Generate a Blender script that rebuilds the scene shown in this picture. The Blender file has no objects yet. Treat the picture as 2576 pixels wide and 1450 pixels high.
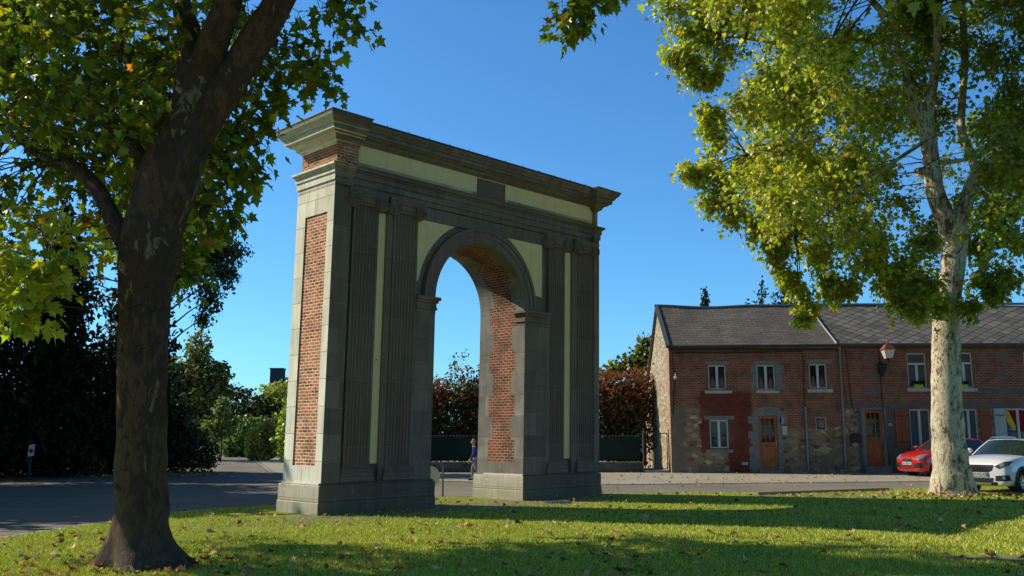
import bpy, bmesh, math, random
import numpy as np
from mathutils import Vector, Matrix, noise
from mathutils.bvhtree import BVHTree
random.seed(7); rng = np.random.default_rng(11)
R = math.radians
scene = bpy.context.scene
col = scene.collection
# ------------------------------------------------------------------ camera model (used to size things from measured directions)
F, TH, CH = 2300.0, math.atan(370/2300), 1.65
def at(px, py, Y):
    u = (px-1288)/F; v = (725-py)/F
    fw = math.cos(TH)-v*math.sin(TH); up = math.sin(TH)+v*math.cos(TH)
    return Vector((u/fw*Y, Y, up/fw*Y+CH))
def pix(X, Y, Z):
    Z = Z-CH
    fw = Y*math.cos(TH)+Z*math.sin(TH); up = -Y*math.sin(TH)+Z*math.cos(TH)
    return 1288+F*X/fw, 725-F*up/fw
# ------------------------------------------------------------------ objects
def tag(o, label=None, cat=None, group=None, kind=None):
    if label: o['label'] = label
    if cat: o['category'] = cat
    if group: o['group'] = group
    if kind: o['kind'] = kind
    return o
def thing(name, label, cat, loc=(0,0,0), rz=0, group=None):
    o = bpy.data.objects.new(name, None); col.objects.link(o)
    o.location = loc; o.rotation_euler = (0,0,rz); o.empty_display_size = .2
    return tag(o, label, cat, group)
def copy_tree(o, parent=None):
    c = o.copy(); col.objects.link(c)
    if parent: c.parent = parent
    for ch in list(o.children): copy_tree(ch, c)
    return c
class MB:
    def __init__(s): s.v=[]; s.f=[]; s.m=[]; s.uv={}; s.mi=0
    def add(s, vs, fs):
        b=len(s.v); s.v+= [tuple(p) for p in vs]
        for f in fs: s.f.append(tuple(b+i for i in f)); s.m.append(s.mi)
        return s
    def box(s,x0,x1,y0,y1,z0,z1):
        return s.add([(x,y,z) for z in (z0,z1) for x,y in ((x0,y0),(x1,y0),(x1,y1),(x0,y1))],
            [(3,2,1,0),(4,5,6,7),(0,1,5,4),(1,2,6,5),(2,3,7,6),(3,0,4,7)])
    def quad(s,a,b,c,d,uv=None):
        if uv: s.uv[len(s.f)]=uv
        return s.add([a,b,c,d],[(0,1,2,3)])
    def prism(s, pts, a, b, axis='y'):
        n=len(pts)
        def m(p,t):
            return (p[0],t,p[1]) if axis=='y' else ((t,p[0],p[1]) if axis=='x' else (p[0],p[1],t))
        vs=[m(p,a) for p in pts]+[m(p,b) for p in pts]
        return s.add(vs,[tuple(range(n)),tuple(range(2*n-1,n-1,-1))]+[(i,i+n,(i+1)%n+n,(i+1)%n) for i in range(n)])
    def tube(s, pts, rad, n=8, cap=True):
        pts=[Vector(p) for p in pts]; k=len(pts)
        if not hasattr(rad,'__len__'): rad=[rad]*k
        t=(pts[1]-pts[0]).normalized(); u=t.orthogonal().normalized(); vs=[]
        for i,p in enumerate(pts):
            t2=(pts[min(i+1,k-1)]-pts[max(i-1,0)])
            t2=t2.normalized() if t2.length>1e-9 else t
            u=(u-t2*u.dot(t2)).normalized(); w=t2.cross(u)
            for j in range(n):
                a=2*math.pi*j/n; vs.append(p+(u*math.cos(a)+w*math.sin(a))*rad[i])
        fs=[(i*n+j,i*n+(j+1)%n,(i+1)*n+(j+1)%n,(i+1)*n+j) for i in range(k-1) for j in range(n)]
        if cap: fs+= [tuple(range(n-1,-1,-1)),tuple((k-1)*n+j for j in range(n))]
        return s.add(vs,fs)
    def lathe(s, prof, c=(0,0,0), n=24, axis='z'):
        vs=[]
        for r,h in prof:
            for j in range(n):
                a=2*math.pi*j/n; x,y=r*math.cos(a),r*math.sin(a)
                p={'z':(x,y,h),'y':(x,h,y),'x':(h,x,y)}[axis]
                vs.append((c[0]+p[0],c[1]+p[1],c[2]+p[2]))
        k=len(prof)
        fs=[(i*n+j,i*n+(j+1)%n,(i+1)*n+(j+1)%n,(i+1)*n+j) for i in range(k-1) for j in range(n)]
        return s.add(vs,fs+[tuple(range(n-1,-1,-1)),tuple((k-1)*n+j for j in range(n))])
    def build(s, name, mats, parent=None, xf=None, smooth=None, fixn=True, bevel=0):
        me=bpy.data.meshes.new(name)
        base=[Vector(p) for p in s.v]
        me.from_pydata([tuple(p) for p in base],[],s.f)
        if fixn:
            bm=bmesh.new(); bm.from_mesh(me); bmesh.ops.recalc_face_normals(bm,faces=bm.faces); bm.to_mesh(me); bm.free()
        mats=mats if isinstance(mats,(list,tuple)) else [mats]
        for m in mats: me.materials.append(m)
        for i,p in enumerate(me.polygons): p.material_index=s.m[i]
        if bevel:
            bm=bmesh.new(); bm.from_mesh(me); bmesh.ops.remove_doubles(bm,verts=bm.verts,dist=1e-4)
            bmesh.ops.bevel(bm,geom=[e for e in bm.edges if e.is_manifold and e.calc_face_angle(0)>.6],offset=bevel,segments=1,affect='EDGES')
            bm.to_mesh(me); bm.free(); s.uv={}
        uvl=me.uv_layers.new(name='UVMap')
        for p in me.polygons:
            if p.index in s.uv:
                for li,q in zip(p.loop_indices,s.uv[p.index]): uvl.data[li].uv=q
                continue
            nx,ny,nz=abs(p.normal.x),abs(p.normal.y),abs(p.normal.z)
            for li in p.loop_indices:
                c=me.vertices[me.loops[li].vertex_index].co
                uvl.data[li].uv=(c.x,c.z) if ny>=nx and ny>=nz else ((c.y+.07,c.z) if nx>=nz else (c.x,c.y))
        if xf:
            for v in me.vertices: v.co=xf(v.co)
        if smooth is not None:
            for p in me.polygons: p.use_smooth=True
            me.set_sharp_from_angle(angle=R(smooth))
        o=bpy.data.objects.new(name,me); col.objects.link(o)
        if parent: o.parent=parent
        return o
# ------------------------------------------------------------------ material helpers
class NT:
    def __init__(s,name,rough=.8,spec=.3):
        s.mat=bpy.data.materials.new(name); s.mat.use_nodes=True; s.t=s.mat.node_tree; s.n=s.t.nodes; s.l=s.t.links
        s.b=s.n['Principled BSDF']; s.b.inputs['Roughness'].default_value=rough; s.b.inputs['Specular IOR Level'].default_value=spec
    def N(s,typ,ins=None,**kw):
        n=s.n.new(typ)
        for k,v in kw.items(): setattr(n,k,v)
        for k,v in (ins or {}).items(): s.put(n.inputs[k],v)
        return n
    def put(s,sock,v):
        if isinstance(v,bpy.types.NodeSocket): s.l.new(v,sock)
        elif isinstance(v,bpy.types.Node): s.l.new(v.outputs[0],sock)
        else:
            if hasattr(sock.default_value,'__len__') and len(sock.default_value)==4 and len(v)==3: v=tuple(v)+(1,)
            sock.default_value=v
    def math(s,op,a,b=0,c=None,clamp=False):
        n=s.N('ShaderNodeMath',operation=op,use_clamp=clamp); s.put(n.inputs[0],a); s.put(n.inputs[1],b)
        if c is not None: s.put(n.inputs[2],c)
        return n.outputs[0]
    def mix(s,f,a,b,bt='MIX'):
        n=s.N('ShaderNodeMix',data_type='RGBA',blend_type=bt); s.put(n.inputs[0],f); s.put(n.inputs[6],a); s.put(n.inputs[7],b); return n.outputs[2]
    def coord(s,what='Object',scale=(1,1,1)):
        c=s.N('ShaderNodeTexCoord'); m=s.N('ShaderNodeMapping',{'Vector':c.outputs[what],'Scale':scale}); return m.outputs[0]
    def noise(s,vec,scale,detail=4,rough=.55,dist=0):
        return s.N('ShaderNodeTexNoise',{'Vector':vec,'Scale':scale,'Detail':detail,'Roughness':rough,'Distortion':dist})
    def ramp(s,f,stops,interp='LINEAR'):
        n=s.N('ShaderNodeValToRGB',{'Fac':f}); r=n.color_ramp; r.interpolation=interp
        while len(r.elements)<len(stops): r.elements.new(.5)
        for e,(p,c) in zip(r.elements,stops): e.position=p; e.color=tuple(c)+(1,) if len(c)==3 else c
        return n.outputs[0]
    def sel(s,v,lo,hi): # smooth step mask
        n=s.N('ShaderNodeMapRange',{'Value':v,'From Min':lo,'From Max':hi}); return n.outputs[0]
    def bump(s,h,dist=.01,strength=.6):
        b=s.N('ShaderNodeBump',{'Height':h,'Distance':dist,'Strength':strength}); s.l.new(b.outputs[0],s.b.inputs['Normal'])
    def color(s,c): s.put(s.b.inputs['Base Color'],c)
def warp(m,vec,amt=.02,sc=4):
    n=m.noise(vec,sc,2); sub=m.N('ShaderNodeVectorMath',{0:n.outputs['Color'],1:(.5,.5,.5)},operation='SUBTRACT')
    sc_=m.N('ShaderNodeVectorMath',{0:sub.outputs[0],'Scale':amt*2},operation='SCALE')
    return m.N('ShaderNodeVectorMath',{0:vec,1:sc_.outputs[0]},operation='ADD').outputs[0]
def brick_nodes(m,vec,c1,c2,mortar,bw=.22,rh=.073,ms=.012,dark=(.08,.04,.03)):
    w=warp(m,vec,.012,7); w=warp(m,w,.006,30)
    b=m.N('ShaderNodeTexBrick',{'Vector':w,'Color1':c1,'Color2':c2,'Mortar':mortar,'Scale':1,'Mortar Size':ms,'Mortar Smooth':.3,'Bias':0,'Brick Width':bw,'Row Height':rh},offset=.5)
    n=m.noise(vec,2.2,5); c=m.mix(m.sel(n.outputs[0],.45,.75),b.outputs[0],m.mix(.6,b.outputs[0],dark))
    # brick to brick variation
    b2=m.N('ShaderNodeTexBrick',{'Vector':w,'Color1':(0,0,0),'Color2':(1,1,1),'Mortar':(.5,.5,.5),'Scale':1,'Mortar Size':0,'Bias':0,'Brick Width':bw,'Row Height':rh},offset=.5,squash=1)
    b2.inputs['Scale'].default_value=1.0
    vv=m.N('ShaderNodeVectorMath',{0:w,1:(bw*3,rh*5,0)},operation='ADD'); b2.inputs['Vector'].default_value=(0,0,0); m.l.new(vv.outputs[0],b2.inputs['Vector'])
    fac=m.math('MULTIPLY',m.sel(b2.outputs[0],.62,.95),m.math('SUBTRACT',1,b.outputs['Fac']))
    c=m.mix(m.math('MULTIPLY',fac,.8),c,dark)
    soot=m.noise(vec,.8,6,.7); c=m.mix(m.math('MULTIPLY',m.sel(soot.outputs[0],.5,.72),.5),c,(.14,.09,.06))
    return c,b.outputs['Fac']
def stone_nodes(m,vec,base=(.2,.2,.19),bw=.75,rh=.52,vari=.35,joint=(.3,.29,.26)):
    w=warp(m,vec,.012,3)
    b=m.N('ShaderNodeTexBrick',{'Vector':w,'Color1':tuple(x*(1-vari*.5) for x in base),'Color2':tuple(x*(1+vari*.5) for x in base),'Mortar':joint,'Scale':1,'Mortar Size':.008,'Mortar Smooth':.4,'Bias':0,'Brick Width':bw,'Row Height':rh},offset=.5)
    n1=m.noise(vec,1.3,6,.65); n2=m.noise(vec,22,5,.7)
    c=m.mix(m.sel(n1.outputs[0],.3,.75),m.mix(.5,b.outputs[0],tuple(x*.5 for x in base)),b.outputs[0])
    c=m.mix(m.math('MULTIPLY',m.sel(n2.outputs[0],.55,.8),.35),c,tuple(min(1,x*1.7) for x in base))
    st=m.noise(m.N('ShaderNodeMapping',{'Vector':vec,'Scale':(5,.35,1)}).outputs[0],1.2,5,.7)   # rain streaks
    c=m.mix(m.math('MULTIPLY',m.sel(st.outputs[0],.48,.70),.5),c,tuple(x*.35 for x in base))
    li=m.noise(vec,6,6,.75); c=m.mix(m.math('MULTIPLY',m.sel(li.outputs[0],.60,.68),.35),c,(min(1,base[0]*1.9),min(1,base[1]*1.9),base[2]*1.5))
    return c,b.outputs['Fac'],n2.outputs[0]
MATS={}
def simple(name,c,rough=.6,spec=.3,metal=0,var=.25,scale=6,coat=0,bump=0,what='Object'):
    m=NT(name,rough,spec); v=m.coord(what); n=m.noise(v,scale,5,.65)
    m.color(m.mix(m.sel(n.outputs[0],.3,.7),tuple(x*(1-var) for x in c),tuple(min(1,x*(1+var)) for x in c)))
    m.b.inputs['Metallic'].default_value=metal; m.b.inputs['Coat Weight'].default_value=coat; m.b.inputs['Coat Roughness'].default_value=.05
    if bump: m.bump(m.noise(v,scale*5,4).outputs[0],bump,.7)
    return m.mat
# stone of the arch, with lichen and worn edges
def m_stone(name,base,bw=.75,rh=.52,moss=0,vari=.3,bright=1):
    m=NT(name,.85,.2); v=m.coord('UV'); c,f,n2=stone_nodes(m,v,base,bw,rh,vari)
    if moss:
        o=m.coord('Object'); z=m.N('ShaderNodeSeparateXYZ',{0:o}).outputs[2]
        g=m.math('ADD',z,m.math('MULTIPLY',m.noise(o,3,4).outputs[0],.9)); c=m.mix(m.math('MULTIPLY',m.sel(g,1.0,.3),moss),c,(.19,.17,.07))
    vo=m.N('ShaderNodeTexVoronoi',{'Vector':v,'Scale':2.3}); spots=m.sel(vo.outputs['Distance'],.045,.025)
    c=m.mix(m.math('MULTIPLY',spots,.5),c,(.5,.5,.44))
    if bright!=1: c=m.mix(1,c,(bright,bright,bright),'MULTIPLY')
    m.color(c); h=m.math('ADD',m.math('MULTIPLY',f,-1),m.math('MULTIPLY',n2,.5)); m.bump(h,.012,.7); return m.mat
STONE=m_stone('shaded_bluestone',(.26,.19,.15),.8,.55,vari=.6)
STONE_LIT=m_stone('sunlit_bluestone',(.80,.77,.63),.85,.56,vari=.25,bright=1.3)  # sunlit copy of the same bluestone; STONE carries the shade in its colour
PLINTH=m_stone('sunlit_weathered_plinth',(.56,.52,.41),.8,.36,moss=.55,bright=1.25)
PLINTH_SHADE=m_stone('shaded_plinth_stone',(.2,.145,.11),.8,.36,moss=.5)  # same plinth stone again, darkened for the faces in shade
SMOOTH=m_stone('dressed_bluestone',(.26,.185,.145),.9,1.4,vari=.2)
def m_brick(name,c1,c2,mo,**k):
    m=NT(name,.9,.15); v=m.coord('UV'); c,f=brick_nodes(m,v,c1,c2,mo,**k); m.color(c)
    m.bump(m.math('ADD',m.math('MULTIPLY',f,-1),m.math('MULTIPLY',m.noise(v,40,4).outputs[0],.4)),.012,.8); return m.mat
ARCHBRICK=m_brick('arch_brick',(.72,.18,.095),(.62,.26,.15),(.90,.74,.52),ms=.013,bw=.19,rh=.068)
ATTICBRICK=m_brick('attic_brick',(.58,.16,.08),(.48,.2,.1),(.62,.5,.33),ms=.012,bw=.19,rh=.068)
def m_plaster():
    m=NT('cream_plaster',.9,.15); v=m.coord('UV'); n=m.noise(v,1.6,6,.65); n2=m.noise(v,45,4)
    c=m.mix(m.sel(n.outputs[0],.3,.75),(.96,.68,.33),(1,.77,.40))
    st=m.noise(m.N('ShaderNodeMapping',{'Vector':v,'Scale':(7,.5,1)}).outputs[0],1.1,5,.7); c=m.mix(m.math('MULTIPLY',m.sel(st.outputs[0],.5,.72),.22),c,(.40,.30,.16))
    vo=m.N('ShaderNodeTexVoronoi',{'Vector':v,'Scale':1.9}); c=m.mix(m.sel(vo.outputs['Distance'],.05,.03),c,(.2,.1,.05))
    m.color(c); m.bump(n2.outputs[0],.006,.6); return m.mat
PLASTER=m_plaster()
# inner reveal: toothed brick between quoins.  u = depth, v = running length
def m_reveal():
    m=NT('toothed_brick_and_quoins',.88,.18); v=m.coord('UV')
    c,f,n2=stone_nodes(m,v,(.33,.31,.265),3,.53,.5); b,fb=brick_nodes(m,v,(.38,.075,.042),(.27,.09,.055),(.46,.36,.24),ms=.012,bw=.19,rh=.070)
    s=m.N('ShaderNodeSeparateXYZ',{0:v}); u=s.outputs[0]; w=s.outputs[1]
    tooth=m.math('GREATER_THAN',m.math('PINGPONG',m.math('SUBTRACT',w,1.0),.52),.26)
    tooth=m.math('MODULO',m.math('FLOOR',m.math('DIVIDE',m.math('SUBTRACT',w,.98),.566)),2)
    half=m.math('SUBTRACT',.475,m.math('MULTIPLY',tooth,.14))
    d=m.math('ABSOLUTE',m.math('SUBTRACT',u,.90)); inb=m.math('LESS_THAN',d,half); inb=m.math('MULTIPLY',inb,m.math('GREATER_THAN',w,.98))
    mot=m.noise(v,1.1,4,.65); fin=m.mix(inb,c,b); fin=m.mix(m.math('MULTIPLY',m.sel(mot.outputs[0],.46,.62),.45),fin,m.mix(.75,fin,(.05,.045,.04))); m.color(fin); h=m.math('ADD',m.math('MULTIPLY',m.mix(inb,f,fb),-1),m.math('MULTIPLY',n2,.4)); m.bump(h,.012,.8); return m.mat
REVEAL=m_reveal()
def m_plaque():
    m=NT('engraved_plaque',.8,.25); v=m.coord('UV'); n=m.noise(m.N('ShaderNodeMapping',{'Vector':v,'Scale':(30,11,1)}).outputs[0],1,2)
    s=m.N('ShaderNodeSeparateXYZ',{0:v}); row=m.math('GREATER_THAN',m.math('PINGPONG',s.outputs[1],.04),.02)
    t=m.math('MULTIPLY',m.sel(n.outputs[0],.5,.6),row); m.color(m.mix(t,(.22,.145,.10),(.12,.08,.06))); m.bump(m.math('MULTIPLY',t,-1),.01,.8); return m.mat
PLAQUE=m_plaque()
LEAD=simple('lead_flashing',(.16,.17,.18),.5,.4,.3)
# ------------------------------------------------------------------ THE ARCH
A=R(45.2)
arch=thing('triumphal_arch','tall blue stone and brick triumphal arch with paired ionic pilasters on the lawn','arch',(-3.87,18.8,0),A)
def lean(c): return Vector((c.x+.013*c.z, c.y-.008*c.z, c.z))
def ab(name,mats,mb,parent=arch,**k):
    o=mb.build(name,mats,parent,xf=lean,**k)
    if isinstance(mats,list):
        for p in o.data.polygons: p.material_index=1 if p.normal.y<-.5 or (p.normal.x>.5) else 0  # shade by colour: darker copy on front and right faces, lit copy elsewhere
    return o
CX,RR,SPR=4.47,1.5,4.8
def arcpts(r,n=36,a0=0,a1=math.pi): return [(CX+r*math.cos(a0+(a1-a0)*i/n),SPR+r*math.sin(a0+(a1-a0)*i/n)) for i in range(n+1)]
# plinths (two courses, slightly irregular)
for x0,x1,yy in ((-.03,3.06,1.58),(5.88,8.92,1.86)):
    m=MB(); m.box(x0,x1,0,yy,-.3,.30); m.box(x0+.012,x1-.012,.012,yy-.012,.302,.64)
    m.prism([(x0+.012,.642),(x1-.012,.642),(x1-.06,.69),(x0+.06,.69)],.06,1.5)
    ab('plinth',[PLINTH,PLINTH_SHADE],m,bevel=.015)
# wall with the arched opening
m=MB(); pts=[(.3,.6),(2.97,.6)]+arcpts(RR)[::-1]+[(5.97,.6),(8.72,.6),(8.72,7.6),(.3,7.6)]
top=arcpts(RR,36)
yf,yb=.2,1.68
m.box(.3,2.97,yf,yb,.6,SPR); m.box(5.97,8.72,yf,yb,.6,SPR)
A2=arcpts(RR,36)[::-1]
for i in range(36):
    p,q=A2[i],A2[i+1]
    for y in (yf,yb): m.quad((p[0],y,p[1]),(q[0],y,q[1]),(q[0],y,7.6),(p[0],y,7.6))
m.box(.3,2.97,yf,yb,SPR,7.6); m.box(5.97,8.72,yf,yb,SPR,7.6)
ab('wall',STONE,m,fixn=False)
# reveal lining
m=MB(); e=.004
y0,y1=.1,1.76
def rq(p,q,v0,v1):
    m.quad((p[0],y0,p[1]),(q[0],y0,q[1]),(q[0],y1,q[1]),(p[0],y1,p[1]),uv=((y0,v0),(y0,v1),(y1,v1),(y1,v0)))
rq((2.97+e,.6),(2.97+e,SPR),.6,SPR); rq((5.97-e,.6),(5.97-e,SPR),.6,SPR)
AI=arcpts(RR-e,48)
for i in range(48):
    k=i if i<24 else 48-i-1
    v0,v1=(SPR+RR*math.pi*i/48,SPR+RR*math.pi*(i+1)/48) if i<24 else (SPR+RR*math.pi*(48-i)/48,SPR+RR*math.pi*(47-i)/48)
    rq(AI[i],AI[i+1],v0,v1)
ab('reveal',REVEAL,m,fixn=False)
# side corner blocks
def corner(x0,x1,out):
    m=MB(); m.box(x0,x1,.06,1.5,.642,1.02)
    if out<0:  # left side with brick panel between stone strips
        m.box(x0,x1,.06,.30,1.02,6.38); m.box(x0,x1,1.15,1.5,1.02,6.38); m.box(x0+.05,x1,.30,1.15,1.02,6.38)
    else: m.box(x0,x1,.06,1.5,1.02,6.38)
    m.box(x0,x1,.06,1.5,6.38,6.98)
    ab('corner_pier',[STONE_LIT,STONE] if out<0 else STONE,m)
corner(.05,.5,-1); corner(8.66,8.88,1)
m=MB(); m.box(.075,.11,.30,1.15,1.02,6.38); ab('brick_panel',ARCHBRICK,m)
# inner piers beside opening and backing strips
for x0,x1 in ((2.39,2.97),(5.97,6.87)):
    m=MB(); m.box(x0,x1,.1,.2,.66,4.42); m.box(x0,x1,1.68,1.76,.66,4.42); ab('opening_pier',STONE,m)
# spandrels and thin plaster strips (3 mm proud of the wall)
def spandrel(x0,x1,zb,left):
    RO=2.0; pl=[]
    if left: a0=math.acos((x0-CX)/RO) if abs((x0-CX)/RO)<1 else math.pi; a1=math.asin((6.6-SPR)/RO); a1=math.pi-a1
    n=16
    if left:
        pl=[(x0,6.6)]; aS=math.pi-.2; aE=math.pi-math.asin(1.8/RO)
        if (x0-CX)/RO<-1: pl.append((x0,zb))
        for i in range(n+1):
            a=aS+(aE-aS)*i/n; pl.append((max(x0,CX+RO*math.cos(a)),SPR+RO*math.sin(a)))
    else:
        pl=[(x1,6.6)]; aE=math.asin(1.8/RO); aS=.22
        for i in range(n+1):
            a=aE+(aS-aE)*i/n; pl.append((min(x1,CX+RO*math.cos(a)),SPR+RO*math.sin(a)))
        pl.append((x1,zb))
    return pl
for L in (True,False):
    pl=spandrel(2.41,6.66,5.05 if L else 5.2,L); m=MB(); m.prism(pl,.175,.197); ab('spandrel',PLASTER,m)
for x0,x1 in ((1.28,1.51),(7.5,7.79)):
    m=MB(); m.box(x0,x1,.17,.197,1.05,6.55); ab('plaster_strip',PLASTER,m)
for x0,x1 in ((1.512,1.68),(7.792,8.03)):
    m=MB(); m.box(x0,x1,.12,.197,.66,6.6); ab('backing_strip',SMOOTH,m)
# pilasters
def pilaster(x0,x1):
    w=x1-x0; root=MB(); n=7; pts=[(x0,.195),(x0,.10)]; fw=(w-.08)/n
    for i in range(n):
        a=x0+.04+i*fw
        for k in range(7):
            t=k/6; pts.append((a+.012+(fw-.024)*t,.10+.032*math.sin(math.pi*t)))
    pts+=[(x1,.10),(x1,.195)]
    root.prism(pts,.98,6.62,'z'); sh=ab('pilaster',SMOOTH,root)
    b=MB(); b.box(x0-.09,x1+.09,.0+.02,.196,.69,.80); b.box(x0-.07,x1+.07,.035,.196,.80,.86); b.box(x0-.05,x1+.05,.05,.196,.86,.90)
    b.box(x0-.065,x1+.065,.04,.196,.90,.95); b.box(x0-.025,x1+.025,.075,.196,.95,.985); ab('pilaster_base',SMOOTH,b,parent=sh,bevel=.01)
    c=MB(); c.box(x0-.02,x1+.02,.06,.196,6.62,6.68); c.box(x0-.02,x1+.02,.03,.196,6.68,6.86); c.box(x0-.17,x1+.17,.0,.196,6.86,6.93)
    cx=(x0+x1)/2
    c.prism([(x0-.16,6.80),(x1+.16,6.80),(x1+.17,6.868),(x0-.17,6.868)],.01,.19)
    for sg in (-1,1):
        vx=cx+sg*(w/2+.03); vz=6.70
        c.lathe([(.17,.19),(.17,.01),(.155,-.005),(.06,.012),(.0001,.012)][:4],(vx,0,vz),24,'y')
        sp=[]; 
        for k in range(44):
            a=k/43*2.3*2*math.pi; r=.155*(1-k/43)**.8+.012
            sp.append((vx-sg*r*math.sin(a)*1,-.008,vz+r*math.cos(a)))
        c.tube(sp,[.021*(1-k/60) for k in range(44)],5)
    ab('capital',SMOOTH,c,parent=sh,smooth=50)
for a,b in ((.585,1.27),(1.69,2.39),(6.87,7.49),(8.03,8.65)): pilaster(a,b)
# band above spandrels, archivolt
m=MB(); RO=1.92
def ring(m,r0,r1,ya,yb,n=40):
    a=arcpts(r0,n); b=arcpts(r1,n)
    for i in range(n):
        for y in (ya,): m.quad((a[i][0],y,a[i][1]),(b[i][0],y,b[i][1]),(b[i+1][0],y,b[i+1][1]),(a[i+1][0],y,a[i+1][1]))
        m.quad((b[i][0],ya,b[i][1]),(b[i][0],yb,b[i][1]),(b[i+1][0],yb,b[i+1][1]),(b[i+1][0],ya,b[i+1][1]))
        m.quad((a[i][0],ya,a[i][1]),(a[i+1][0],ya,a[i+1][1]),(a[i+1][0],yb,a[i+1][1]),(a[i][0],yb,a[i][1]))
ring(m,1.5,1.66,.10,.2); ring(m,1.662,1.78,.075,.2); ring(m,1.782,1.86,.045,.2)
ab('archivolt',SMOOTH,m,fixn=False)
m=MB(); ring(m,1.5,1.8,1.76,1.68); ab('rear_archivolt',SMOOTH,m,fixn=False)
m=MB(); m.box(2.39,6.87,.15,.196,6.602,6.9); ab('frieze_band',STONE,m)
for x0,x1 in ((2.39,3.03),(5.91,6.90)):
    m=MB()
    for k,(za,zb,p) in enumerate(((4.42,4.50,.0),(4.50,4.56,.03),(4.56,4.66,.015),(4.66,4.72,.05),(4.72,4.80,.09))):
        xa=x0 if x0<3 else x0-p+.05; xb=x1+p-.05 if x0<3 else x1
        m.box(xa,xb,.09-p,.46,za,zb-.001)
    ab('impost',STONE,m,bevel=.006)
# entablature
prof=[(6.93,7.05,.0),(7.052,7.2,.03),(7.202,7.32,.055),(7.322,7.36,.085),(7.362,7.41,.13)]
m=MB()
for za,zb,p in prof: m.box(.5,8.66,.15-p,1.42,za,zb); 
m.box(.4,8.7,.12,1.4,7.41,7.5)
ab('architrave',STONE,m)
for x0,x1 in ((.05,.5),(8.66,8.88)):
    m=MB()
    for za,zb,p in prof:
        if x0<1: m.box(x0-p,x1+.02,.06-p,1.5+p,za,zb)
        else: m.box(x0-.02,x1+p,.06-p,1.5+p,za,zb)
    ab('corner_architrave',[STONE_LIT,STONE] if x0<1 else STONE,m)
m=MB(); m.box(.6,8.75,.2,1.66,7.412,8.02); ab('frieze_panel',PLASTER,m)
m=MB(); m.box(4.3,5.26,.17,.197,7.51,7.96); ab('plaque',PLAQUE,m)
for x0,x1 in ((.09,.66),(8.75,8.86)):
    m=MB(); m.box(x0,x1,.1,1.46,7.412,7.87); ab('attic_block',ATTICBRICK,m)
def cornice(x0,x1,y0,y1,zb,left,right,main):
    steps=[(0,.0,0),(.05,.03,0),(.055,.07,0),(.12,.09,0),(.17,.15,0),(.175,.20,0),(.22,.21,0),(.225,.28,0),(.335,.29,0),(.34,.33,0),(.40,.36,0),(.46,.42,0),(.52,.45,0),(.545,.455,0)]; hs=(8.41-zb)/.545 if main else 1; steps=[(h*hs,p,q) for h,p,q in steps]
    m=MB(); rings=[]
    for h,p,_ in steps:
        pl=p if left else 0; pr=p if right else 0; pf=p*(.7 if main else 1)
        rings.append([(x0-pl,y0-pf,zb+h),(x1+pr,y0-pf,zb+h),(x1+pr,y1+p,zb+h),(x0-pl,y1+p,zb+h)])
    vs=[p for r in rings for p in r]; fs=[(i*4+j,i*4+(j+1)%4,(i+1)*4+(j+1)%4,(i+1)*4+j) for i in range(len(rings)-1) for j in range(4)]
    fs+=[(3,2,1,0),tuple((len(rings)-1)*4+j for j in range(4))]
    m.add(vs,fs); return m
c=cornice(.6,8.75,.16,1.66,8.0,False,False,True); ab('cornice',STONE,c)
c=cornice(.06,.62,.08,1.48,7.865,True,True,False); 
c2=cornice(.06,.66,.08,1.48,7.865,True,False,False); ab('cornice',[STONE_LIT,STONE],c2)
c=cornice(8.74,8.87,.08,1.48,7.865,True,True,False); ab('cornice',STONE,c)
m=MB(); m.box(-.41,.68,-.39,1.95,8.412,8.43); m.box(8.28,9.34,-.39,1.95,8.412,8.43); m.box(.68,8.28,-.17,1.87,8.43,8.445)
for k in range(12): m.tube([(1.2+k*.62,-.16,8.44),(1.2+k*.62,-.16,8.475)],.014,6)
ab('capping',LEAD,m)
# ------------------------------------------------------------------ ground sheets
def interp(x,pts):
    xs=[p[0] for p in pts]; ys=[p[1] for p in pts]; return float(np.interp(x,xs,ys))
EDGE=[(-9.6,4),(-9.0,9),(-8.0,14.8),(-7.3,19.0),(-6.6,20.6),(-5.3,21.8),(-2,24.4),(2.5,25.9),(10,26.8),(13,29.0),(17,30.5),(40,33)]
GUT=[(-24.8,86.8),(-10.9,42.6),(-8,37.5),(-3,34.2),(3.1,31.7),(13,33.6),(40,37)]
def sheet(name,pts,z,mat,cut=0):
    bm=bmesh.new(); bm.faces.new([bm.verts.new((x,y,z)) for x,y in pts])
    bmesh.ops.triangulate(bm,faces=bm.faces)
    me=bpy.data.meshes.new(name); bm.to_mesh(me); bm.free(); me.materials.append(mat)
    if me.polygons[0].normal.z<0: me.flip_normals()
    o=bpy.data.objects.new(name,me); col.objects.link(o); tag(o,kind='structure'); return o
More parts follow.
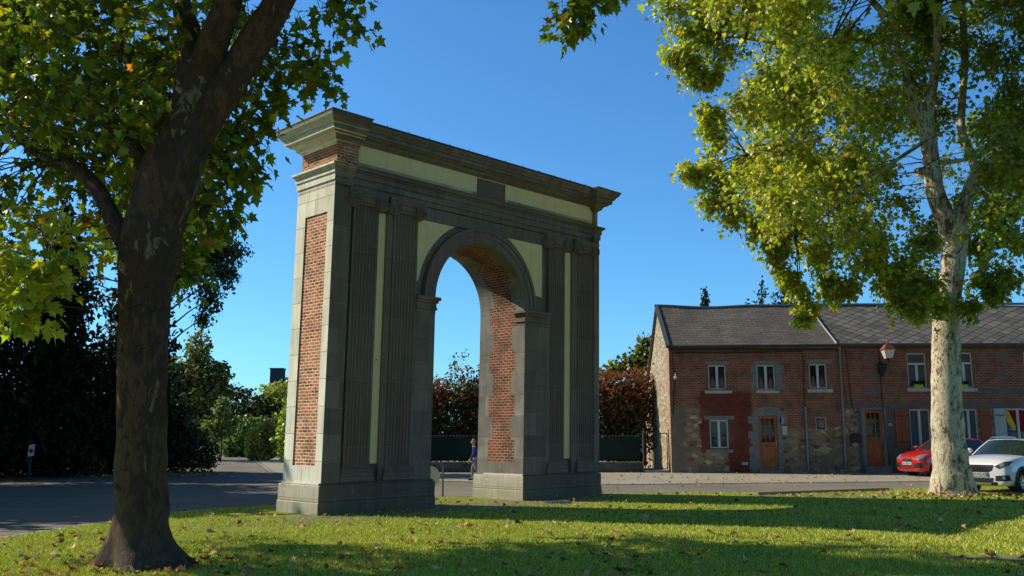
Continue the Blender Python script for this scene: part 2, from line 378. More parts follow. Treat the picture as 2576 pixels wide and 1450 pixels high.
def m_grass(name,lo,hi,dirt=False):
    m=NT(name,.95,.1); v=m.coord('Object'); n=m.noise(v,.35,5,.6); n2=m.noise(v,9,5,.7); n3=m.noise(v,60,3,.7)
    c=m.mix(m.sel(n.outputs[0],.35,.7),lo,hi); c=m.mix(m.math('MULTIPLY',m.sel(n2.outputs[0],.45,.7),.6),c,tuple(x*.5 for x in lo))
    c=m.mix(m.math('MULTIPLY',m.sel(n3.outputs[0],.5,.75),.5),c,(.24,.22,.09))
    if dirt:
        dn=m.noise(v,1.1,5,.6); s=m.N('ShaderNodeSeparateXYZ',{0:v})
        def blob(cx,cy,rx,ry,rot=0):
            mp=m.N('ShaderNodeMapping',{'Vector':v,'Location':(-cx,-cy,0)}); mp2=m.N('ShaderNodeMapping',{'Vector':mp.outputs[0],'Rotation':(0,0,-rot),'Scale':(1,1,0)})
            mp3=m.N('ShaderNodeVectorMath',{0:mp2.outputs[0],1:(1/rx,1/ry,0)},operation='MULTIPLY'); l=m.N('ShaderNodeVectorMath',{0:mp3.outputs[0]},operation='LENGTH').outputs['Value']
            return m.sel(m.math('ADD',l,m.math('MULTIPLY',dn.outputs[0],.9)),1.6,1.1)
        d=m.math('MAXIMUM',blob(-1.0,20.8,5.9,1.5,A),blob(6.5,12.35,.9,.35)); d=m.math('MAXIMUM',d,blob(9.4,25.2,3.2,.8,.1)); 
        c=m.mix(m.math('MULTIPLY',d,.8),c,m.mix(m.noise(v,30,4).outputs[0],(.10,.08,.05),(.34,.31,.23)))
    m.color(c); m.bump(n3.outputs[0],.02,.8); return m.mat
GR_FAR=m_grass('rough_grass',(.06,.10,.02),(.12,.16,.035))
LAWN=m_grass('lawn_turf',(.23,.28,.03),(.36,.40,.05),True)
def m_asphalt(name,c0,c1,sc=1):
    m=NT(name,.9,.2); v=m.coord('Object'); n=m.noise(v,.25*sc,6,.6); n2=m.noise(v,90,3,.7); n3=m.noise(m.N('ShaderNodeMapping',{'Vector':v,'Scale':(.3,2,1)}).outputs[0],.6,4)
    c=m.mix(m.sel(n.outputs[0],.3,.7),c0,c1); c=m.mix(m.math('MULTIPLY',m.sel(n2.outputs[0],.5,.7),.35),c,tuple(x*1.7 for x in c1)); c=m.mix(m.math('MULTIPLY',m.sel(n3.outputs[0],.5,.7),.35),c,tuple(x*.6 for x in c0))
    m.color(c); m.bump(n2.outputs[0],.006,.6); return m.mat
ASPH=m_asphalt('asphalt',(.17,.15,.12),(.25,.222,.175)); PAVE=m_asphalt('pavement_gravel',(.31,.275,.215),(.40,.36,.285),3); VERGE=m_asphalt('verge_dirt',(.12,.09,.06),(.22,.17,.12),3)
g=sheet('ground',[(-700,-300),(700,-300),(700,900),(-700,900)],-.012,GR_FAR)
left_far=[(-18,32.7),(-16.4,37.3),(-14.6,40),(-16.5,47),(-58,172),(-120,300),(-90,300),(-52,172)]
road=[(-60,-20),(-9.6,-20)]+EDGE+[(120,40),(120,44)]+[p for p in GUT[::-1]][1:]
road=[(-60,-20),(-9.6,-20)]+EDGE+[(120,40),(120,45)]+GUT[::-1]+[(-52,172),(-90,300),(-120,300),(-58,172),(-16.5,47),(-14.6,40),(-16.4,37.3),(-18,32.7),(-60,28)]
sheet('road',road,-.004,ASPH)
sheet('pavement',[p for p in GUT]+[(120,45),(120,60),(-9,60),(-16,87)],.004,PAVE)
sheet('verge',[(-60,28),(-18,32.7),(-16.4,37.3),(-14.6,40),(-16,47),(-20,60),(-60,60)],.0,VERGE)
# far lawn at the bend
sheet('grass_bank',[(-24.8,86.8),(-52,172),(-40,172),(-18,87)],.02,GR_FAR)
lawn=[(-9.6,-20)]+EDGE+[(60,34),(60,-20)]
# lawn with real edge
m=MB(); n=len(lawn); m.add([(x,y,.055) for x,y in lawn]+[(x,y,-.05) for x,y in lawn],[tuple(range(n))]+[(i,(i+1)%n,n+(i+1)%n,n+i) for i in range(n)])
o=m.build('lawn',LAWN,None,fixn=False); tag(o,kind='structure')
bm=bmesh.new(); bm.from_mesh(o.data); bmesh.ops.triangulate(bm,faces=bm.faces,ngon_method='EAR_CLIP'); bmesh.ops.recalc_face_normals(bm,faces=bm.faces); bm.to_mesh(o.data); bm.free()
# cobble ribbons
def ribbon(name,pts,w,z,mat,side=1):
    m=MB(); P=[Vector((x,y,0)) for x,y in pts]; Q=[]
    for i,p in enumerate(P):
        t=(P[min(i+1,len(P)-1)]-P[max(i-1,0)]).normalized(); nrm=Vector((-t.y,t.x,0))*side; Q.append(p+nrm*w)
    L=0
    for i in range(len(P)-1):
        d=(P[i+1]-P[i]).length
        m.quad((P[i].x,P[i].y,z),(P[i+1].x,P[i+1].y,z),(Q[i+1].x,Q[i+1].y,z),(Q[i].x,Q[i].y,z),uv=((L,0),(L+d,0),(L+d,w),(L,w))); L+=d
    o=m.build(name,mat,None,fixn=False)
    if o.data.polygons[0].normal.z<0: o.data.flip_normals()
    return tag(o,kind='structure')
def m_cobble():
    m=NT('cobbles',.85,.2); v=m.coord('UV'); w=warp(m,v,.03,5)
    b=m.N('ShaderNodeTexBrick',{'Vector':w,'Color1':(.50,.45,.36),'Color2':(.34,.31,.25),'Mortar':(.05,.045,.04),'Scale':1,'Mortar Size':.032,'Brick Width':.42,'Row Height':.27,'Bias':0})
    m.color(m.mix(m.math('MULTIPLY',m.noise(v,14,4).outputs[0],.4),b.outputs[0],(.1,.09,.07))); m.bump(m.math('MULTIPLY',b.outputs['Fac'],-1),.02,.8); return m.mat
COB=m_cobble()
ribbon('kerb',EDGE,.55,.006,COB,1); ribbon('gutter',GUT,.35,.010,COB,-1)
m=MB()
for k in range(4): m.box(9.3+k*.28,9.46+k*.28,27.7,27.85,.000,.003)
# ------------------------------------------------------------------ grass blades and fallen leaves
def fast_mesh(name,V,T,mat,parent=None,cols=None,smooth=False):
    me=bpy.data.meshes.new(name); nv,nt_=len(V),len(T)
    me.vertices.add(nv); me.vertices.foreach_set('co',V.astype(np.float32).ravel())
    me.loops.add(nt_*3); me.loops.foreach_set('vertex_index',T.astype(np.int32).ravel())
    me.polygons.add(nt_); me.polygons.foreach_set('loop_start',(np.arange(nt_)*3).astype(np.int32))
    if cols is not None:
        ca=me.color_attributes.new('Col','FLOAT_COLOR','POINT'); ca.data.foreach_set('color',cols.astype(np.float32).ravel())
    me.materials.append(mat); me.update(); me.validate()
    if smooth: me.polygons.foreach_set('use_smooth',np.ones(nt_,bool))
    o=bpy.data.objects.new(name,me); col.objects.link(o)
    if parent: o.parent=parent
    return o
def m_leaf(name,trans=.35,gloss=.25,rough=.5):
    m=NT(name,rough,gloss); a=m.N('ShaderNodeAttribute',attribute_name='Col'); m.color(a.outputs['Color'])
    tr=m.N('ShaderNodeBsdfTranslucent',{'Color':m.mix(1,a.outputs['Color'],(1.4,1.5,.5),'MULTIPLY')}); mx=m.N('ShaderNodeMixShader',{0:trans,1:m.b.outputs[0],2:tr.outputs[0]})
    m.l.new(mx.outputs[0],m.n['Material Output'].inputs[0]); return m.mat
LEAF=m_leaf('plane_leaves',.5,.5,.36); LEAF2=m_leaf('small_leaves',.25,.2,.6); BLADE=m_leaf('grass_blades',.15,.2,.6); LITTER=m_leaf('dry_leaves',.1,.2,.7)
def unit(a): return a/np.maximum(np.linalg.norm(a,axis=1,keepdims=True),1e-9)
HALF=[(0,0),(.2,-.1),(.5,.05),(.33,.24),(.56,.52),(.25,.52),(0,1)]
PLANE=np.array(HALF+[(-x,y) for x,y in HALF[-2:0:-1]])
MINI=np.array([(0,0),(.45,.1),(.45,.55),(0,1),(-.45,.55),(-.45,.1)])
DIAM=np.array([(0,0),(.32,.5),(0,1),(-.32,.5)])
def leaf_cloud(name,P,T,Nn,S,cols,tmpl,mat,parent=None,fold=.22):
    n=len(P); T=unit(T); B=unit(np.cross(Nn,T)); Nn=np.cross(T,B); k=len(tmpl)
    rim=P[:,None,:]+S[:,None,None]*(B[:,None,:]*tmpl[None,:,0,None]+T[:,None,:]*tmpl[None,:,1,None]+Nn[:,None,:]*(np.abs(tmpl[None,:,0,None])*fold-(tmpl[None,:,1,None]**2)*.12))
    if k==4:
        V=rim.reshape(-1,3); base=(np.arange(n)*4)[:,None]; Tt=np.concatenate([base+np.array([[0,1,2]]),base+np.array([[0,2,3]])],0); per=4
    else:
        ctr=P+S[:,None]*T*.38; V=np.concatenate([rim,ctr[:,None,:]],1).reshape(-1,3); per=k+1
        idx=np.stack([np.stack([np.full(k,k),np.arange(k),(np.arange(k)+1)%k],1)]*1,0)
        Tt=((np.arange(n)*per)[:,None,None]+idx).reshape(-1,3)
    C=np.repeat(np.concatenate([cols,np.ones((n,1))],1),per,0)
    return fast_mesh(name,V,Tt,mat,parent,C)
def palette(n,cols,w,var=.2):
    c=np.array(cols)[rng.choice(len(cols),n,p=np.array(w)/sum(w))]; return np.clip(c*(1+var*rng.standard_normal((n,1))),.005,1)
# blades
def on_lawn(X,Y):
    xs=np.array([p[0] for p in EDGE]); ys=np.array([p[1] for p in EDGE]); return (Y<np.interp(X,xs,ys)-.05)&(X>-9.3)
NB=190000
Y=10.6+(17.5)*rng.random(NB)**1.7; X=(rng.random(NB)*2-1)*.62*Y
A_c,A_s=math.cos(A),math.sin(A)
lx=(X+3.87)*A_c+(Y-18.8)*A_s; ly=-(X+3.87)*A_s+(Y-18.8)*A_c
dens=np.array([noise.noise(Vector((a*.9,b*.9,3))) for a,b in zip(X[:NB],Y[:NB])])
near=((np.abs(lx-4.45)<5.6)&(np.abs(ly-.7)<1.7)); inside=((lx>-.1)&(lx<9)&(ly>-.05)&(ly<1.65))
keep=on_lawn(X,Y)&~inside&(~near|(rng.random(NB)<.25))&(dens+rng.random(NB)*.9>-.05)&~(((X-6.5)/.9)**2+((Y-12.35)/.35)**2<1.1)
X,Y,dens=X[keep],Y[keep],dens[keep]; n=len(X)
h=(.022+.03*rng.random(n))*(1+.5*dens); a=rng.random(n)*6.28; w=.006+.006*rng.random(n)
lean_=(rng.standard_normal((n,2)))*.5*h[:,None]
P0=np.stack([X-np.cos(a)*w,Y-np.sin(a)*w,np.full(n,.05)],1); P1=np.stack([X+np.cos(a)*w,Y+np.sin(a)*w,np.full(n,.05)],1)
P2=np.stack([X+lean_[:,0],Y+lean_[:,1],.055+h],1)
C=palette(n,[(.50,.55,.07),(.64,.66,.12),(.36,.42,.055),(.70,.58,.24)],[5,4,3,1.2])
o=fast_mesh('lawn_grass',np.stack([P0,P1,P2],1).reshape(-1,3),(np.arange(n)*3)[:,None]+np.array([[0,1,2]]),BLADE,None,np.repeat(np.concatenate([C,np.ones((n,1))],1),3,0))
tag(o,'short green grass growing over the whole lawn','grass',kind='stuff')
def litter(name,X,Y,Z,s0,s1,cols,w,label):
    n=len(X); P=np.stack([X,Y,Z],1); a=rng.random(n)*6.28
    T=np.stack([np.cos(a),np.sin(a),.25*rng.standard_normal(n)],1); Nn=np.stack([.45*rng.standard_normal(n),.45*rng.standard_normal(n),np.ones(n)],1)
    o=leaf_cloud(name,P,T,Nn,s0+(s1-s0)*rng.random(n),palette(n,cols,w),PLANE,LITTER,None,fold=.7); tag(o,label,'fallen leaves',kind='stuff')
NB=1900; Y=10.6+17*rng.random(NB)**1.25; X=(rng.random(NB)*2-1)*.62*Y; k=on_lawn(X,Y)&(np.array([noise.noise(Vector((a*.35,b*.55,9))) for a,b in zip(X,Y)])+.35*rng.random(len(X))>-.02); X,Y=X[k],Y[k]
DRY=[(.52,.32,.14),(.40,.18,.07),(.65,.46,.24),(.18,.08,.03),(.5,.32,.03)]
X,Y=X[::2],Y[::2]; a=rng.random(260)*6.28; r=.7+1.9*rng.random(260)**1.6; X=np.concatenate([X,12.1+np.cos(a)*r*1.6,-4.7+np.cos(a[:110])*r[:110]]); Y=np.concatenate([Y,25.2-np.abs(np.sin(a))*r*.9,11.7+np.sin(a[:110])*r[:110]]); k=on_lawn(X,Y)&(Y>10.5); X,Y=X[k],Y[k]
litter('fallen_leaves',X,Y,np.full(len(X),.085)+.02*rng.random(len(X)),.06,.13,DRY,[4,3,3,2,.6],'dry brown plane leaves scattered on the lawn')
X=np.concatenate([rng.uniform(1,18,260),rng.uniform(-19,-12,650)]); Y=np.concatenate([rng.uniform(29,41,260),rng.uniform(36.6,41,650)]); Y=np.where(X<-12,np.maximum(Y,36.5+(-14-X)*.2),Y)
litter('pavement_leaves',X,Y,np.full(len(X),.03),.05,.11,DRY,[4,3,3,2,.3],'dry brown leaves blown over the pavement and verge')
# ------------------------------------------------------------------ bark
def m_bark(name,cols,th,fleck=.3,zsc=.45,moss=0,s1=2.6):
    m=NT(name,.9,.15); v=m.coord('Object',(1,1,zsc)); w=warp(m,v,.12,3)
    n=m.noise(w,s1,4,.6,.8); n2=m.noise(w,8,6,.7,.5); n3=m.noise(v,26,5,.7)
    f=m.math('ADD',m.math('MULTIPLY',n.outputs[0],.6),m.math('MULTIPLY',n2.outputs[0],.4))
    c=m.ramp(f,[(0,cols[0]),(th[0],cols[1]),(th[1],cols[2]),(th[2],cols[3])],'CONSTANT')
    vo=m.N('ShaderNodeTexVoronoi',{'Vector':m.coord('Object',(1,1,.5)),'Scale':13,'Randomness':1}); fl=m.math('MULTIPLY',m.sel(vo.outputs['Distance'],.42,.30),m.math('GREATER_THAN',n2.outputs[0],.47))
    msk=m.sel(m.noise(v,1.1,3,.6).outputs[0],.42,.56); c=m.mix(m.math('MULTIPLY',m.math('MULTIPLY',fl,msk),fleck),c,cols[0]); vc=m.N('ShaderNodeTexVoronoi',{'Vector':warp(m,m.coord('Object',(1,1,.35)),.08,5),'Scale':7},feature='DISTANCE_TO_EDGE'); crk=m.math('MULTIPLY',m.sel(vc.outputs[0],.035,.0),m.math('SUBTRACT',1,msk)); c=m.mix(m.math('MULTIPLY',crk,.7),c,(.02,.015,.01)); c=m.mix(m.math('MULTIPLY',m.sel(n3.outputs[0],.4,.7),.45),c,m.mix(.6,c,(.03,.02,.015)))
    if moss:
        z=m.N('ShaderNodeSeparateXYZ',{0:m.coord('Object')}).outputs[2]
        c=m.mix(m.math('MULTIPLY',m.sel(m.math('ADD',z,m.math('MULTIPLY',n2.outputs[0],1.2)),1.5,.4),moss),c,m.mix(n3.outputs[0],(.05,.04,.03),(.22,.2,.16)))
    m.color(c); m.bump(m.math('ADD',m.math('MULTIPLY',f,1.0),m.math('MULTIPLY',n3.outputs[0],.8)),.035,.9); return m.mat
BARKL=m_bark('dark_plane_bark',[(.06,.036,.023),(.14,.08,.045),(.085,.053,.034),(.26,.19,.09)],(.40,.48,.57),.5,moss=.5,s1=1.3)
BARKR=m_bark('pale_plane_bark',[(.20,.13,.09),(.55,.46,.31),(.74,.66,.47),(.38,.28,.18)],(.445,.495,.585),.95,moss=.0)
TWIG=simple('twig_bark',(.09,.07,.045),.9,.1); DARKB=simple('dark_bark',(.05,.04,.03),.95,.1)
def smooth_path(pts,rad,step=5):
    P=[Vector(p) for p in pts]; out=[];ro=[]
    for i in range(len(P)-1):
        a=P[max(i-1,0)];b=P[i];c=P[i+1];d=P[min(i+2,len(P)-1)]
        for k in range(step):
            t=k/step; t2=t*t;t3=t2*t
            out.append(.5*((2*b)+(c-a)*t+(2*a-5*b+4*c-d)*t2+(3*b-a-3*c+d)*t3)); ro.append(rad[i]+(rad[i+1]-rad[i])*t)
    out.append(P[-1]); ro.append(rad[-1]); return out,ro
def add_limb(mb,pts,rad,n=20,step=5,amp=.06,flare=None,seed=0):
    C,r=smooth_path(pts,rad,step); k=len(C); vs=[]; u=None
    for i,p in enumerate(C):
        t=(C[min(i+1,k-1)]-C[max(i-1,0)]).normalized()
        if u is None: u=Vector((1,0,0)) if abs(t.x)<.8 else Vector((0,1,0))
        u=(u-t*u.dot(t)).normalized(); w=t.cross(u)
        for j in range(n):
            a=2*math.pi*j/n; d=u*math.cos(a)+w*math.sin(a); q=p+d*r[i]
            f=1+amp*noise.noise(q*2.2+Vector((seed,0,0)))*2+amp*.9*noise.noise(q*6)
            if flare and p.z-flare[2]<flare[0]:
                e=(1-max(0,p.z-flare[2])/flare[0]); f+=flare[1]*(e**2.4)*(.62+.38*math.sin(a*5+seed+.6*math.sin(a*2))+.18*math.sin(a*3+1.3*seed))+.10*e*math.sin(a*5+seed+.6*math.sin(a*2))
            vs.append(p+d*r[i]*f)
    fs=[(i*n+j,i*n+(j+1)%n,(i+1)*n+(j+1)%n,(i+1)*n+j) for i in range(k-1) for j in range(n)]
    fs+=[tuple(range(n-1,-1,-1)),tuple((k-1)*n+j for j in range(n))]
    mb.add(vs,fs); return C
def twig_mesh(name,segs,mat,parent):   # segs: list of (p0,p1,r0,r1)
    P0=np.array([s[0] for s in segs]);P1=np.array([s[1] for s in segs]);r0=np.array([s[2] for s in segs]);r1=np.array([s[3] for s in segs])
    t=unit(P1-P0); u=unit(np.cross(t,np.array([[.3,.2,.93]]))); w=np.cross(t,u); V=[]
    for P,r in ((P0,r0),(P1,r1)):
        for k in range(3):
            a=2*math.pi*k/3; V.append(P+(u*math.cos(a)+w*math.sin(a))*r[:,None])
    V=np.stack(V,1).reshape(-1,3); tri=[]
    for k in range(3): a,b=k,(k+1)%3; tri+=[(a,b,b+3),(a,b+3,a+3)]
    T=((np.arange(len(P0))*6)[:,None,None]+np.array([tri])).reshape(-1,3)
    return fast_mesh(name,V,T,mat,parent,None,True)
def inpoly(x,y,P):
    c=False;j=len(P)-1
    for i in range(len(P)):
        if (P[i][1]>y)!=(P[j][1]>y) and x<(P[j][0]-P[i][0])*(y-P[i][1])/(P[j][1]-P[i][1])+P[i][0]: c=not c
        j=i
    return c
def sprays(clumps,per,leaves_per,L,nodes,colfun,size,droop,joinr=.02,spread=1.0,down=.25):
    """clumps: (centre, radius); gives leaf arrays and twig segments. Each clump is reached by a branch from the nearest limb node."""
    P=[];T=[];Nn=[];S=[];Cc=[];segs=[]
    ND=np.array([list(n) for n in nodes])
    for c,r in clumps:
        c=np.array(c); d=np.linalg.norm(ND-c,axis=1); nd=ND[np.argmin(d+np.maximum(0,ND[:,2]-c[2])*.3)]
        mid=(nd+c)/2+np.array([0,0,.12*np.linalg.norm(c-nd)])+rng.standard_normal(3)*.08; prev=nd; m=6
        for k in range(1,m+1):
            t=k/m; q=(1-t)**2*nd+2*t*(1-t)*mid+t*t*c+rng.standard_normal(3)*.03*(k<m); segs.append((prev,q,joinr*(1.25-t),joinr*(1.25-t-.16)+.003)); prev=q
        nsp=max(3,int(per*(r/ L)**0))
        for s in range(nsp):
            dirn=rng.standard_normal(3); dirn[2]-=down; dirn/=np.linalg.norm(dirn); st=c+dirn*r*.15*rng.random(); Ls=r*spread*(.65+.5*rng.random())
            t0=0; prev=st
            for k in range(1,4):
                t=k/3; q=st+dirn*Ls*t+np.array([0,0,-droop*Ls*t*t]); segs.append((prev,q,.007*(1.2-t)+.002,.007*(.9-t)+.0025)); prev=q
            n=leaves_per; t=rng.random(n)**.8; pos=st+dirn*Ls*t[:,None]; pos[:,2]-=droop*Ls*t*t
            off=rng.standard_normal((n,3))*.10*size/.16; pos=pos+off
            tip=unit(off+dirn*.08+np.array([0,0,-.12])+rng.standard_normal((n,3))*.05)
            P.append(pos);T.append(tip);Nn.append(rng.standard_normal((n,3))*.55+np.array([-.15,0,.8])); S.append(size*(.6+.55*rng.random(n))); Cc.append(colfun(pos,n))
    return np.concatenate(P),np.concatenate(T),np.concatenate(Nn),np.concatenate(S),np.concatenate(Cc),segs
# ------------------------------------------------------------------ LEFT PLANE TREE
Yb=11.6
lt=thing('plane_tree','massive dark plane tree with forked limbs standing at the left front of the lawn','tree',(0,0,0))
lt.location=(-4.75,Yb,0); OL=Vector((-4.75,Yb,0))
def L(px,py,Y=Yb): return at(px,py,Y)-OL
m=MB(); nodes=[]
def r_(w,Y=Yb): return w/2/F*Y*.87
tr=[(355,1462),(355,1420),(352,1360),(354,1280),(354,1180),(357,1000),(364,800),(369,700),(378,610),(405,510),(432,430),(462,340),(492,260),(500,170)]
rw=[155,152,148,146,141,138,137,158,176,178,172,160,140,128]
pts=[L(*p) for p in tr]; pts[0].z=-.15; nodes+=add_limb(m,pts,[r_(w) for w in rw],36,6,.055,(.75,1.15,0),3)[36:]
nodes+=add_limb(m,[L(500,200),L(478,90,11.7),L(455,0,11.9),L(430,-150,12.2),L(400,-400,12.6),L(390,-700,12.8)],[r_(w) for w in (95,72,62,55,40,15)],16,5,.05,None,1)
nodes+=add_limb(m,[L(505,230),L(530,130,11.4),L(568,20,11.2),L(600,-110,11),L(640,-350,10.8),L(690,-600,10.5)],[r_(w) for w in (115,95,80,70,45,15)],18,5,.05,None,2)
nodes+=add_limb(m,[L(474,372),L(548,248),L(625,130,11.5),L(695,15,11.4),L(770,-120,11.3),L(880,-300,11.2),L(990,-480,11.2)],[r_(w) for w in (100,112,98,90,80,55,20)],18,5,.05,None,5)
nodes+=add_limb(m,[L(350,650),L(302,585),L(262,505,11.8),L(222,448,12),L(180,420,12.4),L(110,400,13),L(20,330,13.6),L(-120,260,14)],[r_(w) for w in (75,58,50,46,38,28,20,12)],14,5,.06,None,6)
nodes+=add_limb(m,[L(395,470),L(345,385,11.8),L(300,335,12.1),L(240,292,12.5),L(150,258,13),L(70,228,13.5),L(0,190,14),L(-150,120,15)],[r_(w) for w in (70,46,40,36,32,26,20,10)],12,5,.06,None,7)
nodes+=add_limb(m,[L(430,390),L(385,300,12.2),L(362,245,12.8),L(330,180,13.6),L(300,80,14.6),L(250,-80,16)],[r_(w) for w in (60,42,36,30,24,15)],12,5,.06,None,8)
nodes+=add_limb(m,[L(480,-60,11.9),L(560,-170,13.5),L(640,-230,15.2),L(760,-260,17)],[r_(w) for w in (40,34,26,14)],10,5,.06,None,9)
nodes+=add_limb(m,[L(770,-120,11.3),L(960,-190,11.8),L(1180,-190,12.3),L(1400,-120,12.6)],[r_(w) for w in (45,34,22,8)],10,5,.06,None,10)
nodes+=add_limb(m,[L(400,-400,12.6),L(150,-420,11.5),L(-150,-450,10.5)],[r_(w) for w in (32,24,12)],10,5,.06,None,11)
m.build('trunk',BARKL,lt,smooth=70)
vis=[(-400,-900),(-400,700),(-60,850),(40,780),(110,700),(200,640),(270,590),(300,560),(470,545),(560,540),(600,505),(560,440),(640,370),(690,290),(640,230),(720,180),(800,190),(850,170),(830,90),(900,60),(930,0),(930,-900)]
cl=[]; tries=0
while len(cl)<105 and tries<40000:   # visible mass
    tries+=1; px=rng.uniform(-380,600); py=rng.uniform(-60,720); Yc=rng.uniform(10.8,16.5)
    rr=rng.uniform(.42,.62); rp=rr/Yc*F
    if not inpoly(px,py,vis) or px+rp*.6>640 : continue
    if py>480 and px>120 and rng.random()<.8: continue
    if px>430 and py>170 and Yc<12.5 and px<560: continue
    if Yc<11.7 and px>190 and py<700 and rng.random()<.85: continue
    cl.append((at(px,py,Yc)-OL,rr))
edge=[(1,1,1,1)][:0]+[(600,330,12.3,.30),(640,300,12.4,.28),(668,270,12.5,.22),(610,400,12.2,.28),(560,490,12.1,.30),(520,520,12.2,.28),(585,530,12.0,.16),(600,450,12.2,.22),(650,355,12.4,.22),(560,380,12.4,.32),(600,230,12.6,.36),
 (640,180,12.4,.4),(700,120,12.3,.42),(760,60,12.4,.45),(820,30,12.4,.42),(780,150,12.4,.34),(820,185,12.4,.22),(740,200,12.5,.3),(870,50,12.5,.28),(890,10,12.5,.3),(690,215,12.6,.28),(660,60,12.9,.4),
 (480,590,12.3,.24),(470,650,12.2,.2),(460,700,12.2,.16),(540,300,13,.4),(590,150,13,.4),(625,30,13.2,.4),
 (60,640,11,.3),(130,690,11,.26),(150,640,11.1,.3),(60,740,11,.26),(20,700,11,.3),(190,620,11.2,.22),(110,740,10.9,.18),(60,790,10.8,.14),
 (1440,15,12.7,.13),(1462,50,12.7,.10),(1425,80,12.7,.07),(1490,-10,12.6,.13),(1545,-20,12.6,.09),(1420,-40,12.6,.15)]
ed=[(at(px,py,Yc)-OL,r) for px,py,Yc,r in edge]
big=[]
while len(big)<120:                  # the rest of the crown, overhead
    v=rng.standard_normal(3); v/=np.linalg.norm(v); v*=(rng.random()**.4); p=np.array([-4.6,13.6,9.6])+v*np.array([6.6,6.4,4.4])
    if p[1]<3: continue
    x,y=pix(p[0],p[1],p[2]); rp=1.1/p[1]*F
    if y+rp*1.3>-60 and not (x+rp<560 and y<560 and x<380 and p[1]>11): continue
    big.append((Vector(p)-OL,.95))
for k in range(42):                 # high limbs over the front of the lawn
    big.append((Vector((rng.uniform(-12.5,-3.5),rng.uniform(14,15.8),rng.uniform(9.6,11.8)))-OL,.95))
LG=[(.19,.25,.025),(.27,.32,.035),(.12,.16,.025),(.55,.48,.05),(.60,.24,.04)]
def lc(pos,n): 
    g=palette(n,LG,[5,4,4,.9,.45]); 
    pw=pos+np.array(OL); low=(pw[:,0]<-4.5)&(pw[:,2]<5.0)
    yl=palette(n,[(.42,.42,.04),(.30,.36,.03),(.55,.38,.04)],[4,4,1]); return np.where(low[:,None],yl,g)  # low left sprays: yellower leaves, also brightened to read as sunlit
Pa=sprays(cl,8,12,.5,nodes,lc,.15,.4,.012,1.25)
Pb=sprays(big,9,9,1,nodes,lc,.22,.35,.02)
Pe=sprays(ed,5,9,.5,nodes,lc,.165,.4,.010,1.35)
leaf_cloud('crown',*[np.concatenate([a,b,c]) for a,b,c in zip(Pa[:5],Pb[:5],Pe[:5])],PLANE,LEAF,lt)
twig_mesh('branches',Pa[5]+Pb[5]+Pe[5],TWIG,lt)
# ------------------------------------------------------------------ RIGHT PLANE TREE
Yr=25.3; rt=thing('plane_tree','pale mottled plane tree with yellowing leaves beside the parked cars','tree',(12.15,Yr,0)); OR=Vector((12.15,Yr,0))
def Q(px,py,Y=Yr): return at(px,py,Y)-OR
def rq_(w): return w/2/F*Yr*.87
m=MB(); nodes=[]
tr=[(2405,1268),(2402,1245),(2398,1200),(2391,1150),(2383,1070),(2380,900),(2381,780),(2394,700),(2403,600),(2403,545)]
rw=[112,110,104,98,86,78,74,66,72,66]
pts=[Q(*p) for p in tr]; pts[0].z=-.15; nodes+=add_limb(m,pts,[rq_(w) for w in rw],28,6,.045,(1.1,.28,0),1)[36:]
nodes+=add_limb(m,[Q(2398,610),Q(2372,535),Q(2352,480),Q(2345,420),Q(2336,350),Q(2330,300),Q(2345,230,25.1),Q(2356,130,25),Q(2358,50,24.9),Q(2345,-30,24.8),Q(2330,-200,24.8),Q(2310,-420,24.8)],[rq_(w) for w in (56,58,54,48,46,44,27,24,22,20,15,6)],18,5,.05,None,12)
nodes+=add_limb(m,[Q(2338,340),Q(2305,270),Q(2284,206),Q(2259,120),Q(2250,54),Q(2215,25),Q(2170,-30),Q(2100,-160)],[rq_(w) for w in (40,30,24,20,18,20,20,8)],14,5,.06,None,13)
nodes+=add_limb(m,[Q(2345,432),Q(2322,430,25.1),Q(2305,434,25)],[rq_(w) for w in (30,26,22)],12,4,.05,None,14)
nodes+=add_limb(m,[Q(2405,600),Q(2425,525,25.3),Q(2448,461,25.3),Q(2497,396,25.4),Q(2546,325,25.6),Q(2590,250,26),Q(2680,120,26.5),Q(2780,-100,27)],[rq_(w) for w in (50,46,40,34,30,28,22,8)],16,5,.05,None,15)
nodes+=add_limb(m,[Q(2462,450),Q(2440,385,25.6),Q(2418,325,25.8),Q(2421,244,26),Q(2427,135,26.2),Q(2421,27,26.4),Q(2415,-100,26.6),Q(2400,-350,26.8)],[rq_(w) for w in (28,26,25,23,22,20,15,6)],14,5,.05,None,16)
nodes+=add_limb(m,[Q(2340,405),Q(2372,410,25.5),Q(2440,400,25.7)],[rq_(w) for w in (12,14,12)],8,4,.05,None,17)
nodes+=add_limb(m,[Q(2300,290),Q(2240,270,25),Q(2160,300,24.8),Q(2080,340,24.6),Q(1980,370,24.4),Q(1880,390,24.2)],[rq_(w) for w in (18,15,13,10,8,4)],8,5,.08,None,18)
nodes+=add_limb(m,[Q(2336,350),Q(2260,400,24.7),Q(2180,460,24.4),Q(2080,540,24),Q(2000,600,23.8)],[rq_(w) for w in (14,12,10,8,4)],8,5,.08,None,19)
nodes+=add_limb(m,[Q(2255,110),Q(2120,100,24.5),Q(1980,110,24),Q(1820,90,23.6)],[rq_(w) for w in (16,13,9,4)],8,5,.08,None,20)
nodes+=add_limb(m,[Q(2546,325,25.6),Q(2620,400,25.2),Q(2680,520,24.8)],[rq_(w) for w in (14,10,5)],8,5,.08,None,21)
m.build('trunk',BARKR,rt,smooth=70)
